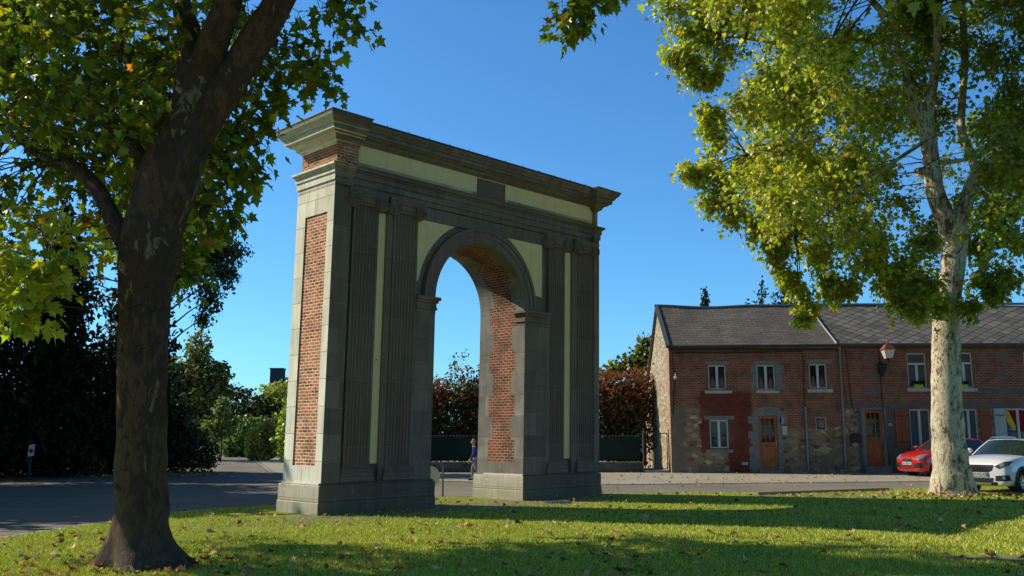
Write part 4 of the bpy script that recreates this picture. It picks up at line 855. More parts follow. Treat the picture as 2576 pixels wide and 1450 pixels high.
m=MB(); wall_holes(m,0,7.63,0,5.72,[(a-X0,b-X0,c,d) for a,b,c,d in w1]); m.quad((7.63,0,0),(7.63,.3,0),(7.63,.3,5.72),(7.63,0,5.72)); m.box(.02,7.6,.45,.5,0,5.6)
m.build('wall',WL,H1,fixn=False)
m=MB(); m.add([(0,0,0),(0,7.6,0),(0,7.6,3.05),(0,2.7,7.72),(0,0,5.62)],[(0,4,3,2,1)]); m.quad((0,7.6,0),(7.63,7.6,0),(7.63,7.6,3.05),(0,7.6,3.05)); m.build('gable_wall',GAB,H1,fixn=False)
for i,(a,b,c,d) in enumerate(w1):
    a-=X0;b-=X0
    if i==4: door(H1,a,b,c,d); continue
    if i==5:
        f=MB(); f.box(a,b,.05,.09,c,c+.05); f.box(a,b,.05,.09,d-.05,d); f.box(a,a+.05,.05,.09,c+.05,d-.05); f.box(b-.05,b,.05,.09,c+.05,d-.05); fo=f.build('window',WHITE,H1)
        g=MB(); g.quad((a,.11,c),(b,.11,c),(b,.11,d),(a,.11,d)); g.build('pane',GLASS,fo,fixn=False)
        g=MB(); 
        for k in range(1,5): g.tube([(a+(b-a)*k/5,.03,c),(a+(b-a)*k/5,.03,d)],.012,6)
        g.box(a+.12,b-.12,.02,.04,c+.12,d-.12); g.build('window_bars',simple('rusty_bars',(.2,.17,.12),.7),fo); continue
    window(H1,a,b,c,d,curt={0:PINK,1:PINK,2:PINK}.get(i),style='drape')
for a,b,c,d,mt in ((8.63,9.86,3.49,3.63,SILL),(10.94,11.97,3.50,3.63,SILL),(13.23,14.38,3.53,3.69,SILL),(8.63,9.81,.87,1.03,GREYST)):
    m=MB(); m.box(a-X0,b-X0,-.07,.05,c,d); m.build('sill',mt,H1,bevel=.012)
for a,b,c,d in ((8.69,9.83,4.77,4.96),(13.24,14.4,4.83,5.03),(8.58,9.92,2.33,2.5),(10.9,11.95,4.775,4.97)):
    m=MB(); m.box(a-X0,b-X0,-.012,.05,c,d); m.build('lintel',GREYST,H1,bevel=.008)
m=MB()
for k in range(3): m.box(10.74-X0+.08*(k%2),11.0-X0,-.010,.05,3.66+k*.37,4.02+k*.37)
m.build('window_surround',GREYST,H1,bevel=.006); m=MB()
for k in range(3): m.box(11.84-X0,12.22-X0-.1*(k%2),-.010,.05,3.66+k*.37,4.02+k*.37)
m.build('window_surround',GREYST,H1,bevel=.006)
m=MB(); zz=.15
for k in range(7):
    hh=.335; m.box(10.52-X0+.2*(k%2),10.995-X0,-.012,.05,zz,zz+hh-.01); m.box(11.825-X0,12.02-X0+.06*(k%2),-.012,.05,zz,zz+hh-.01); zz+=hh
m.prism([(10.82-X0,2.505),(12.1-X0,2.505),(12.12-X0,2.66),(11.86-X0,2.84),(11.45-X0,2.92),(11.05-X0,2.86),(10.8-X0,2.68)],-.014,.05)
m.build('door_surround',GREYST,H1,bevel=.006)
m=MB(); m.box(10.9-X0,11.95-X0,-.25,.1,0,.115); m.build('doorstep',GREYST,H1,bevel=.01)
m=MB(); m.box(10.17-X0,10.44-X0,-.02,.01,.35,.47); m.build('vent_grille',SILL,H1)
roof_panel('roof',SL1,H1,-.14,7.62,-.22,5.58,-.14,7.35,2.75,7.83,sag=.10)
m=MB(); 
m.quad((-.14,2.75,7.80),(7.62,2.75,7.80),(7.62,7.8,3.0),(-.14,7.8,3.0)); m.quad((-.14,7.8,2.93),(7.62,7.8,2.93),(7.62,2.75,7.73),(-.14,2.75,7.73)); m.quad((-.14,2.75,7.8),(-.14,7.8,3.0),(-.14,7.8,2.93),(-.14,2.75,7.73)); m.build('rear_roof',SL1,H1,fixn=False)
m=MB(); m.prism([(-.24,5.60),(2.75,7.86),(2.75,7.90),(-.24,5.66)],-.17,.02,'x'); m.build('verge_trim',ZINC,H1)
m=MB(); P=[(-.15,2.75,7.85)]; P=[(-.15+7.5*t/10,2.75,7.86-.10*math.sin(math.pi*min(1,t/10*1.5))**2) for t in range(11)]; m.tube(P,.06,8); m.build('ridge_capping',ZINC,H1,smooth=60)
m=MB(); m.tube([(-.15,-.26,5.56),(7.62,-.27,5.63)],.065,10); m.box(-.02,7.6,-.08,-.002,5.42,5.56); m.build('gutter',simple('dark_gutter',(.04,.04,.042),.5,.4),H1,smooth=50)
m=MB(); m.tube([(6.03,-.06,.05),(6.03,-.06,2.9)],.055,10); m.build('downpipe',ZINC,H1,smooth=60)
m=MB(); m.tube([(.15,-.03,5.3),(.9,-.03,5.33),(2.5,-.03,5.30),(6.0,-.03,5.38),(6.06,-.03,5.1),(6.0,-.03,2.9)],.02,6); m.tube([(.15,-.03,5.3),(.24,-.03,4.2),(.12,-.03,2.5)],.016,6); m.build('cable',BLACKM,H1)
m=MB(); m.box(12.02-X0,12.23-X0,-.09,-.001,1.66,1.98); m.box(12.01-X0,12.24-X0,-.1,-.001,1.98,2.05); m.build('letterbox',WSH,H1,bevel=.008)
m=MB(); m.box(11.95-X0,12.11-X0,-.012,-.001,2.1,2.46); m.build('notice_panel',simple('bluish_notice',(.3,.38,.5),.5,var=.5,scale=20),H1)
m=MB(); m.box(.22,.28,-.06,-.001,4.32,4.42); m.tube([(.25,-.05,4.34),(.25,-.17,4.30),(.25,-.17,4.26)],.02,6); m.lathe([(.02,4.27),(.075,4.24),(.08,4.18),(.06,4.12),(.02,4.10)],(.25,-.17,0),14); m.build('security_camera',WSH,H1,smooth=60)
# right house
H2=thing('terraced_house','long brick terrace house with diamond slate roof behind the lantern and cars','house',(14.7,FY,0)); X1=14.7
w2=[(15.75,16.53,.3,2.76),(17.74,18.66,1.12,2.79),(20.0,20.78,1.12,2.79),(17.8,18.66,3.74,5.3),(19.95,20.75,3.74,5.33),(23.05,23.9,3.74,5.33),(22.02,23.2,.9,2.83),(26,26.9,3.74,5.33),(26,26.9,1,2.8)]
m=MB(); wall_holes(m,0,16,0,5.82,[(a-X1,b-X1,c,d) for a,b,c,d in w2]); m.box(.02,15.9,.45,.5,0,5.7); m.build('wall',WR,H2,fixn=False)
m=MB(); m.box(0,16,.55,7.6,0,5.0); m.build('rear_wall',WR,H2,fixn=False)
for i,(a,b,c,d) in enumerate(w2):
    a-=X1;b-=X1
    if i==0: door(H2,a,b,c,d); continue
    if i==6:
        f=window(H2,a,b,c,d,fw=.07,mull=1)
        g=MB(); y=.105; g.box(a+.09,a+.5,y,y+.004,c+.9,d-.08); g.box(a+.68,b-.08,y,y+.004,c+.9,d-.08); g.build('red_shape',REDC,f)  # flat coloured shapes laid over the pane
        g=MB(); y=.100; g.prism([(a+.1,d-.1),(a+.2,d-.1),(a+.48,c+1.15),(a+.48,c+.95),(a+.12,c+1.0)],y,y+.003); g.build('yellow_shape',simple('yellow_tint',(.62,.48,.03),.6,var=.1),f)
        g=MB(); y=.095; g.prism([(a+.12,c+1.35),(a+.3,c+1.02),(a+.13,c+1.02)],y,y+.003); g.box(a+.1,a+.49,y,y+.003,c+.88,c+.96); g.build('blue_shape',simple('blue_tint',(.02,.06,.2),.6),f)
        continue
    window(H2,a,b,c,d,curt=CURT,transom=(d-.52 if i in (3,4,5,7) else None))
for a,b in ((17.7,18.74),(19.9,20.86),(22.95,24),(25.9,27)):
    m=MB(); m.box(a-X1,b-X1,-.07,.05,3.57,3.73); m.build('sill',SILL,H2,bevel=.012)
for a,b,c,d in ((17.66,18.74,1.0,1.11),(19.9,20.86,1.0,1.11),(21.95,23.3,.78,.89)):
    m=MB(); m.box(a-X1,b-X1,-.06,.05,c,d); m.build('sill',GREYST,H2,bevel=.012)
def shutter(a,b,c,d,mat):
    m=MB(); w=(b-a)/4
    for k in range(4): m.box(a-X1+k*w+.003,a-X1+(k+1)*w-.003,-.05,-.008,c,d)
    sh=m.build('shutter',mat,H2,bevel=.004)
    for z in (c+.25,d-.3):
        m=MB(); m.box(a-X1+.03,b-X1-.03,-.058,-.051,z-.02,z+.02); m.build('strap_hinge',BLACKM,sh)
shutter(17.08,17.66,1.09,2.79,SHUT); shutter(20.86,21.34,1.09,2.83,SHUT); shutter(21.5,21.98,1.0,2.83,WSH)
m=MB(); m.box(15.6-X1,16.7-X1,-.3,.1,0,.29); m.build('doorstep',GREYST,H2,bevel=.01)
m=MB(); 
for a,b,c,d in ((16.6,16.62,0,2.8),): pass
m.box(15.58-X1,15.745-X1,-.012,.05,.3,2.85); m.box(16.535-X1,16.7-X1,-.012,.05,.3,2.85); m.box(15.75-X1,16.53-X1,-.012,.05,2.765,2.86); m.build('door_surround',GREYST,H2)
roof_panel('roof',SL2,H2,-.09,16,-.22,5.66,-.37,16,2.75,7.86,n=20,sag=0)
m=MB(); m.quad((-.3,2.75,7.83),(16,2.75,7.83),(16,7.8,3.2),(-.3,7.8,3.2)); m.build('rear_roof',SL2,H2,fixn=False)
m=MB(); m.tube([(-.35,2.75,7.9),(16,2.75,7.97)],.06,8); m.build('ridge_capping',ZINC,H2,smooth=60)
m=MB(); m.tube([(-.36,2.7,7.88),(-.30,1.9,7.3),(-.2,.9,6.52),(-.08,-.22,5.72)],.05,8); m.build('verge_flashing',ZINC,H2,smooth=60)
m=MB(); m.tube([(0,-.27,5.66),(16,-.27,5.7)],.065,10); m.box(0,16,-.08,-.002,5.52,5.64); m.build('gutter',simple('grey_gutter',(.07,.07,.075),.5,.4),H2,smooth=50)
m=MB(); m.tube([(.03,-.2,5.6),(.05,-.09,5.35),(.05,-.09,.05)],.052,10); m.build('downpipe',ZINC,H2,smooth=60)
m=MB(); m.tube([(.35,-.03,5.45),(.42,-.03,4.2),(.5,-.03,2.9),(.62,-.03,2.6),(.75,-.03,2.7)],.016,6); m.tube([(1.85,-.03,5.5),(1.86,-.03,3),(2.0,-.03,.3)],.016,6); m.build('cable',BLACKM,H2)
m=MB(); m.box(15.02-X1,15.46-X1,-.13,-.001,1.32,1.62); m.prism([(15.0-X1,1.62),(15.48-X1,1.62),(15.24-X1,1.74)],-.15,-.001); m.build('letterbox',BLACKM,H2,bevel=.01)
m=MB(); m.box(16.78-X1,16.93-X1,-.012,-.001,2.06,2.18); m.build('house_number_plate',SILL,H2)
m=MB(); m.box(15.12-X1,15.18-X1,-.02,-.001,1.86,1.98); m.build('doorbell',SILL,H2)
# lantern on the wall
ln=thing('wall_lantern','copper framed lantern on a curly wrought iron bracket on the brick wall','street lamp',(16.62,40.35,5.0))
COP=simple('painted_copper',(.30,.09,.045),.45,.5,.3)
def frus(m,w0,w1,z0,z1): m.add([(-w0,-w0,z0),(w0,-w0,z0),(w0,w0,z0),(-w0,w0,z0),(-w1,-w1,z1),(w1,-w1,z1),(w1,w1,z1),(-w1,w1,z1)],[(3,2,1,0),(4,5,6,7),(0,1,5,4),(1,2,6,5),(2,3,7,6),(3,0,4,7)])
m=MB(); frus(m,.26,.12,.395,.60); m.box(-.27,.27,-.27,.27,.37,.394); m.lathe([(.05,.60),(.07,.63),(.03,.66),(.055,.69),(.04,.74),(.005,.77)],(0,0,0),12); m.build('lantern_cap',COP,ln)
m=MB(); frus(m,.135,.235,.0,.369); m.build('glass_panes',simple('opal_glass',(.62,.62,.56),.25,.5,var=.05),ln)
m=MB()
for sx in (-1,1):
    for sy in (-1,1): m.tube([(sx*.137,sy*.137,-.01),(sx*.238,sy*.238,.37)],.012,6)
m.box(-.15,.15,-.15,.15,-.03,-.002); m.build('frame',COP,ln)
m=MB(); m.lathe([(.05,-.03),(.08,-.08),(.04,-.16),(.02,-.2)],(0,0,0),10); m.tube([(0,0,-.18),(.02,.2,-.26),(.0,.5,-.22),(0,.83,-.2)],.022,6)
sp=[(0,.35+.16*(1-k/24)*math.cos(k*.5),-.42+.16*(1-k/24)*math.sin(k*.5)) for k in range(24)]; m.tube(sp,.016,6); m.tube([(0,.80,-.65),(0,.55,-.5),(0,.1,-.2)],.018,6); m.box(-.05,.05,.8,.84,-.75,-.1); m.box(-.16,.06,.66,.84,-.62,-.22); m.build('bracket',BLACKM,ln)
# planters with flowers on sills
def planter(x,w,lb):
    p=thing('window_planter',lb,'planter',(x,FY-.0,3.735)); m=MB(); m.prism([(-w*.42,0),(w*.42,0),(w*.5,.16),(-w*.5,.16)],-.06,.04); m.build('trough',simple('lime_plastic',(.40,.48,.02),.5,.4,var=.06),p)
    k=160; P=np.stack([rng.uniform(-w*.55,w*.6,k),rng.uniform(-.08,.03,k),.17+.12*rng.random(k)],1); leaf_cloud('plant',P,rng.standard_normal((k,3)),rng.standard_normal((k,3)),.05+.04*rng.random(k),palette(k,[(.04,.07,.02),(.03,.05,.02),(.25,.03,.03)],[4,3,.7]),MINI,LEAF2,p)
planter(18.22,.42,'lime green planter with flowers on the upper sill left of the pale trunk'); planter(20.2,.5,'lime green planter on the upper sill right of the pale trunk')
# satellite dish
d=thing('satellite_dish','grey satellite dish on an arm at the rear corner of the gable','satellite dish',(6.45,47.6,3.1))
m=MB(); m.lathe([(.02,.10),(.2,.075),(.34,.0),(.345,-.01),(.2,.06),(.02,.085)],(0,0,0),22,'x'); o=m.build('dish',simple('dish_grey',(.42,.38,.35),.6),d,smooth=60)
m=MB(); m.tube([(0,0,-.1),(.15,0,-.28),(.62,0,-.28)],.025,6); m.tube([(0,0,-.33),(-.5,-.1,-.25)],.015,6); m.box(-.56,-.46,-.14,-.06,-.28,-.18); m.tube([(-.45,-.1,-.25),(0,0,-.9),(.6,0,-1.3)],.012,5); m.build('mount_arm',BLACKM,d)
# fence with green screen on low wall
fn=thing('mesh_fence','dark green screened mesh fence standing on the low stone wall behind the arch','fence',(-10,42,0))
def m_screen():
    m=NT('green_screen',.8,.2); v=m.coord('Object'); n=m.noise(v,.8,4); m.color(m.mix(m.sel(n.outputs[0],.3,.7),(.008,.02,.016),(.015,.034,.026))); m.bump(m.noise(v,3,3).outputs[0],.05,.6); return m.mat
SCR=m_screen()
m=MB(); n=60
for i in range(n):
    a=15.8*i/n; b=15.8*(i+1)/n; f=lambda x:.05*math.sin(x*2.1)+.03*math.sin(x*5.3); m.quad((a,f(a)*.5,.5),(b,f(b)*.5,.5),(b,f(b),1.55+.02*math.sin(b*3)),(a,f(a),1.55+.02*math.sin(a*3)))
m.build('screen',SCR,fn,fixn=False)
for k in range(8):
    m=MB(); m.tube([(k*2.25,.1,.3),(k*2.25,.1,1.68)],.03,6); m.build('post',BLACKM,fn)
m=MB(); m.tube([(0,.06,1.62),(15.8,.06,1.62)],.008,4)
for k in range(105): m.tube([(k*.15,.06,1.5),(k*.15,.06,1.66)],.005,3)
m.build('wire_mesh',ZINC,fn)
lw=thing('low_wall','low mossy rubble wall carrying the green fence','wall',(-10,41.8,0))
RUBW=m_stone('rubble_wall',(.15,.115,.09),.55,.2,vari=.8)
m=MB(); m.box(0,15.9,0,.35,0,.40); m.build('wall_body',RUBW,lw,bevel=.02)
m=MB(); m.box(-.02,15.92,-.04,.39,.402,.46); m.build('coping',simple('mossy_coping',(.22,.24,.12),.9,var=.4),lw,bevel=.015)
gt=thing('garden_gate','rusty bar gate between the low wall and the house gable','gate',(5.95,41.75,0))
RUST=simple('rusty_iron',(.05,.035,.028),.8,.2)
m=MB()
for z in (.16,1.73): m.tube([(0.02,0,z),(1.05,0,z)],.022,6)
for x in (.02,.24,.50,.76,1.03): m.tube([(x,0,.14),(x,0,1.74)],.02 if x in (.02,1.03) else .013,6)
m.build('bars',RUST,gt)
m=MB(); m.box(-.08,-.03,-.03,.03,0,1.75); m.box(1.08,1.13,-.03,.03,0,1.9); m.build('gate_post',ZINC,gt)
m=MB(); m.box(.0,1.1,-.05,.25,0,.10); m.build('threshold',SILL,gt)
# far farmhouse
fh=thing('farmhouse','distant farmhouse with big chimney just left of the arch','house',(-24.6,92,0))
m=MB(); m.box(0,9,0,7,0,6.4); m.build('wall',simple('far_wall',(.10,.09,.08),.9),fh); m=MB(); m.prism([(-.3,6.3),(7.3,6.3),(3.5,7.6)],.02,9.3,'x'); m.build('roof',simple('far_roof',(.04,.045,.055),.7),fh); m=MB(); m.box(-.1,1.2,1.5,2.6,6.3,8.3); m.box(-.16,1.26,1.44,2.66,8.301,8.42); m.build('chimney',simple('chimney_brick',(.06,.065,.075),.9),fh)
# far tree line
for i,(x,y,s,h) in enumerate(((-45,150,9,4),(-60,160,11,5.5),(-30,150,9,4.5),(-14,140,10,5),(4,135,11,5.5),(-75,140,12,9))):
    bush('far_trees',['low grey green tree group on the horizon beyond the bend','broad tree group far left on the horizon','tree group on the horizon behind the farmhouse','tree group on the horizon behind the arch','tree group on the horizon behind the right pier','tall tree group at the far left horizon'][i],'trees',(x,y,0),[(0,0,h*.45,s,3,h*.5)],2500,.5,[(.05,.08,.03),(.03,.05,.02)],[1,1],'trees on the horizon')
# notice on post at the left, bollard, round sign
np_=thing('notice_sign','small white notice with a black mark on a dark post under the conifers','sign',(-17.55,33.9,0))
m=MB(); m.tube([(0,0,0),(.0,0,1.35)],.035,8); m.build('post',BLACKM,np_)
m=MB(); m.add([(-.10,-.05,.88),(.12,-.05,.90),(.14,-.05,1.32),(-.07,-.05,1.30),(-.10,-.035,.88),(.12,-.035,.90),(.14,-.035,1.32),(-.07,-.035,1.30)],[(0,1,2,3),(7,6,5,4),(0,4,5,1),(1,5,6,2),(2,6,7,3),(3,7,4,0)]); b_=m.build('board',simple('white_board',(.5,.52,.55),.5,var=.05),np_)
m=MB(); m.lathe([(.075,-.056),(.075,-.052)],(.02,0,1.08),14,'y'); m.box(-.07,.11,-.057,-.053,1.05,1.1); m.build('black_mark',BLACKM,b_)
bo=thing('wooden_bollard','dark stump like bollard cut off by the left edge of the photo','bollard',(-7.62,13.1,.03)); m=MB(); m.lathe([(.17,0),(.17,.30),(.15,.36),(.10,.40),(.02,.41)],(0,0,0),16); m.build('post',simple('dark_wood',(.03,.02,.018),.8,.2),bo,smooth=40)
rs=thing('hoop_barrier','grey tubular hoop barrier with a round cream plate beside the left pier','barrier',(-2.58,24.9,0)); m=MB()
m.tube([(-.75,0,0),(-.75,0,.80),(-.72,0,.88),(-.65,0,.92),(.62,0,.92),(.70,0,.88),(.735,0,.80),(.735,0,0)],.026,8); m.build('hoop',simple('grey_tube',(.16,.16,.155),.5,.4,.4),rs,smooth=60)
m=MB(); m.lathe([(.30,-.035),(.30,-.02)],(.36,0,.55),28,'y'); m.build('round_plate',simple('cream_plate',(.6,.57,.45),.6,var=.08),rs)
mh=thing('drain_cover','round iron drain cover beside the right pier of the arch','manhole cover',(1.1,22.3,.06)); m=MB(); m.lathe([(.32,0),(.32,.03),(.27,.045),(.26,.035),(.02,.035)],(0,0,0),20); m.build('lid',simple('worn_iron',(.10,.11,.13),.5,.5,.5),mh)
kb=thing('kerb_board','long weathered kerb board lying flush at the edge of the lawn near the pale tree','kerb board',(0,0,0)); m=MB(); a=Vector((6.6,25.2,.06)); b=Vector((11.0,27.35,.06)); t=(b-a).normalized(); nn=Vector((-t.y,t.x,0))*.05
m.add([a-nn,a+nn,b+nn,b-nn,a-nn+Vector((0,0,.07)),a+nn+Vector((0,0,.07)),b+nn+Vector((0,0,.07)),b-nn+Vector((0,0,.07))],[(3,2,1,0),(4,5,6,7),(0,1,5,4),(1,2,6,5),(2,3,7,6),(3,0,4,7)]); m.build('board',simple('kerb_wood',(.28,.2,.15),.8),kb)
# ------------------------------------------------------------------ CARS
def paint(name,c):
    m=NT(name,.35,.5); m.color(c); m.b.inputs['Coat Weight'].default_value=1; m.b.inputs['Coat Roughness'].default_value=.04; return m.mat
CGLASS=NT('car_glass',.03,.7); CGLASS.color((.02,.035,.035)); CGLASS=CGLASS.mat
TYRE=simple('tyre_rubber',(.018,.018,.018),.8,.2); ALLOY=simple('alloy',(.45,.46,.48),.3,.5,.8,var=.05); BPLAST=simple('black_plastic',(.02,.02,.022),.55,.3); CHROME=simple('chrome',(.7,.7,.7),.12,.5,1,var=.02)
LAMP=NT('headlamp_glass',.06,.8); LAMP.color((.45,.48,.5)); LAMP.b.inputs['Metallic'].default_value=.6; LAMP=LAMP.mat
DLAMP=NT('dark_headlamp',.08,.8); DLAMP.color((.06,.065,.07)); DLAMP=DLAMP.mat
def text_obj(name,body,size,mat,parent,loc,rot,ext=.002):
    cu=bpy.data.curves.new(name,'FONT'); cu.body=body; cu.size=size; cu.extrude=ext; cu.align_x='CENTER'; cu.align_y='CENTER'
    to=bpy.data.objects.new(name,cu); col.objects.link(to); dg=bpy.context.evaluated_depsgraph_get(); me=bpy.data.meshes.new_from_object(to.evaluated_get(dg)); bpy.data.objects.remove(to)
    me.materials.clear(); me.materials.append(mat); o=bpy.data.objects.new(name,me); col.objects.link(o); o.parent=parent; o.location=loc; o.rotation_euler=rot; return o
def car(name,label,loc,rz,stations,gh,L_,W_,wheels,wr,col_mat,suv,cladding):
    """stations: (x, halfwidth, z_bottom, z_top, crown)"""
    t=thing(name,label,'car',loc,rz); hw=W_/2
    V=[];n=0
    for x,w,zb,zt,cr in stations:
        h=zt-zb
        sec=[(0,zb),(w*.82,zb),(w*.94,zb+.06),(w*.985,zb+h*.28),(w,zb+h*.52),(w*.985,zb+h*.74),(w*.95,zb+h*.90),(w*.86,zt),(w*.5,zt+cr*.75),(0,zt+cr)]
        row=sec+[(-y,z) for y,z in sec[-2:0:-1]]; n=len(row); V.append([(x,y,z) for y,z in row])
    bm=bmesh.new(); rows=[[bm.verts.new(p) for p in r] for r in V]
    for i in range(len(rows)-1):
        for j in range(n): bm.faces.new((rows[i][j],rows[i+1][j],rows[i+1][(j+1)%n],rows[i][(j+1)%n]))
    bm.faces.new(rows[0]); bm.faces.new(rows[-1][::-1]); bmesh.ops.recalc_face_normals(bm,faces=bm.faces)
    bmesh.ops.subdivide_edges(bm,edges=bm.edges,cuts=1,use_grid_fill=True,smooth=0)
    me=bpy.data.meshes.new('body'); bm.to_mesh(me); bm.free(); me.materials.append(col_mat); o=bpy.data.objects.new('body',me); col.objects.link(o); o.parent=t
    sb=o.modifiers.new('s','SUBSURF'); sb.levels=1; sb.render_levels=1
    dg=bpy.context.evaluated_depsgraph_get(); me2=bpy.data.meshes.new_from_object(o.evaluated_get(dg)); o.modifiers.clear(); o.data=me2; me2.name='body'
    for p in me2.polygons: p.use_smooth=True
    # wheel arches cut with a boolean
    cut=MB()
    for wx in wheels:
        for s_ in (-1,1): cut.lathe([(wr*1.16,s_*(hw-.32)),(wr*1.16,s_*(hw+.2))],(wx,0,wr*1.02),28,'y')
    co=cut.build('cutter',BPLAST,t); bo_=o.modifiers.new('b','BOOLEAN'); bo_.operation='DIFFERENCE'; bo_.object=co; bo_.solver='EXACT'
    dg=bpy.context.evaluated_depsgraph_get(); me3=bpy.data.meshes.new_from_object(o.evaluated_get(dg)); o.modifiers.clear(); o.data=me3; bpy.data.objects.remove(co)
    me3.set_sharp_from_angle(angle=R(50))
    bvh=BVHTree.FromPolygons([v.co for v in me3.vertices],[tuple(p.vertices) for p in me3.polygons])
    def decal(nm,pts,mat,side='front',off=.008,th=.0,parent=t,cuts=4):
        b=bmesh.new()
        if side=='front': vs=[b.verts.new((9,y,z)) for y,z in pts]
        else: vs=[b.verts.new((x,9*side,z)) for x,z in pts]
        f=b.faces.new(vs); bmesh.ops.triangulate(b,faces=[f]); bmesh.ops.subdivide_edges(b,edges=b.edges,cuts=cuts,use_grid_fill=True)
        for v in b.verts:
            if side=='front': hit=bvh.ray_cast(Vector((9,v.co.y,v.co.z)),Vector((-1,0,0)))
            else: hit=bvh.ray_cast(Vector((v.co.x,9*side,v.co.z)),Vector((0,-side,0)))
            if hit[0] is not None: v.co=hit[0]+hit[1].normalized()*off*(1 if hit[1].dot(Vector((1,0,0)) if side=='front' else Vector((0,side,0)))>0 else -1)
            else: v.co=Vector((L_/2-.3,v.co.y,v.co.z)) if side=='front' else Vector((v.co.x,side*hw*.9,v.co.z))
        bmesh.ops.recalc_face_normals(b,faces=b.faces); m_=bpy.data.meshes.new(nm); b.to_mesh(m_); b.free(); m_.materials.append(mat)
        q=bpy.data.objects.new(nm,m_); col.objects.link(q); q.parent=parent; return q
    # greenhouse: lower ring to roof ring
    (xf,zf),(xr,zr),(xrf,xrr),zroof,wb,wt=gh
    m=MB(); nb=7
    def gl(x,z,w): return x,z,w
    low=[(xf,zf),(xr,zr)]
    Pn=[(xf+.02,0,zf+.02),(xf-.05,wb*.55,zf+.01),(xf-.22,wb*.97,zf-.01),((xf+xr)/2,wb,(zf+zr)/2+.0),(xr+.15,wb*.96,zr),(xr,wb*.6,zr),(xr-.02,0,zr)]
    Tn=[(xrf+.03,0,zroof-.01),(xrf,wt*.55,zroof-.02),(xrf-.14,wt*.95,zroof-.05),((xrf+xrr)/2,wt,zroof-.035),(xrr+.12,wt*.93,zroof-.07),(xrr,wt*.55,zroof-.05),(xrr,0,zroof-.04)]
    lo=Pn+[(x,-y,z) for x,y,z in Pn[-2:0:-1]]; up=Tn+[(x,-y,z) for x,y,z in Tn[-2:0:-1]]; k=len(lo)
    m.add(lo+up,[(i,(i+1)%k,k+(i+1)%k,k+i) for i in range(k)]); m.build('windows',CGLASS,t,smooth=25)
    m=MB(); c0=[((xrf+xrr)/2,0,zroof+.015)]; ring2=[((x-(xrf+xrr)/2)*.8+(xrf+xrr)/2,y*.8,zroof+.005+.0*z) for x,y,z in up]; u2=[(x+(.0),y*1.01,z+.012) for x,y,z in up]; u3=[(x,y*1.01,z-.03) for x,y,z in up]
    m.add(u3+u2+ring2+c0,[(i,(i+1)%k,k+(i+1)%k,k+i) for i in range(k)]+[(k+i,k+(i+1)%k,2*k+(i+1)%k,2*k+i) for i in range(k)]+[(2*k+i,2*k+(i+1)%k,3*k) for i in range(k)]); m.build('roof',col_mat,t,smooth=40)
    for s_ in (-1,1):
        m=MB(); 
        def bar(a,b,r0=.028,r1=.028): m.tube([a,((a[0]+b[0])/2+.0,(a[1]+b[1])/2*1.012,(a[2]+b[2])/2+.01),b],[r0,(r0+r1)/2,r1],6)
        A0=(Pn[2][0],s_*Pn[2][1],Pn[2][2]-.02); A1=(Tn[2][0],s_*Tn[2][1],Tn[2][2]); bar(A0,A1,.035,.03)
        C0=(Pn[4][0],s_*Pn[4][1],Pn[4][2]-.02); C1=(Tn[4][0],s_*Tn[4][1],Tn[4][2]); bar(C0,C1,.08,.06)
        m.build('pillar',col_mat,t,smooth=60)
        m=MB(); mx=(xf+xr)/2-.05; m.tube([(mx,s_*wb*1.0,(zf+zr)/2),((xrf+xrr)/2-.05,s_*wt*1.005,zroof-.04)],.03,6); m.tube([(xf-.2,s_*wb*.985,zf+.0),(mx,s_*wb*1.01,(zf+zr)/2+.01),(xr+.15,s_*wb*.97,zr+.01)],.015,6); m.build('window_trim',BPLAST,t)
        if suv:
            m=MB(); m.tube([(xrf-.12,s_*wt*.9,zroof-.01),(xrf-.3,s_*wt*.92,zroof+.055),((xrf+xrr)/2,s_*wt*.93,zroof+.07),(xrr+.3,s_*wt*.9,zroof+.045),(xrr+.15,s_*wt*.88,zroof-.02)],.02,8); m.build('roof_rail',ALLOY,t,smooth=60)
        m=MB(); m.lathe([(.001,.12),(.07,.1),(.105,.03),(.11,-.04),(.08,-.07),(.001,-.075)],(0,0,0),14,'x')
        mo=m.build('mirror',col_mat,t,smooth=60); mo.location=(xf-.38,s_*(hw+.12),zf+.12); mo.scale=(.8,1.1,.75)
        m=MB(); m.tube([(xf-.42,s_*(hw-.08),zf+.04),(xf-.4,s_*(hw+.06),zf+.08)],.03,6); m.build('mirror_stalk',BPLAST,t)
    for wx in wheels:
        for s_ in (-1,1):
            m=MB(); m.lathe([(wr*.62,-.1),(wr*.9,-.11),(wr,-.08),(wr,.08),(wr*.9,.11),(wr*.66,.10),(wr*.64,.03)],(0,0,0),28,'y'); wo=m.build('wheel',TYRE,t,smooth=40); wo.location=(wx,s_*(hw-.13),wr); 
            m=MB(); m.lathe([(wr*.64,.06),(wr*.60,.09),(wr*.57,.05)],(0,0,0),28,'y')
            for q in range(9):
                a=q*2*math.pi/9; ca,sa=math.cos(a),math.sin(a); m.add([(ca*.05-sa*.022,.075,sa*.05+ca*.022),(ca*.05+sa*.022,.075,sa*.05-ca*.022),(ca*wr*.6+sa*.018,.085,sa*wr*.6-ca*.018),(ca*wr*.6-sa*.018,.085,sa*wr*.6+ca*.018),(ca*.05-sa*.022,.05,sa*.05+ca*.022),(ca*.05+sa*.022,.05,sa*.05-ca*.022),(ca*wr*.6+sa*.018,.05,sa*wr*.6-ca*.018),(ca*wr*.6-sa*.018,.05,sa*wr*.6+ca*.018)],[(0,1,2,3),(4,7,6,5),(0,4,5,1),(1,5,6,2),(2,6,7,3),(3,7,4,0)])
            m.lathe([(.06,.05),(.06,.085),(.03,.09)],(0,0,0),12,'y'); ri=m.build('rim',ALLOY,wo)
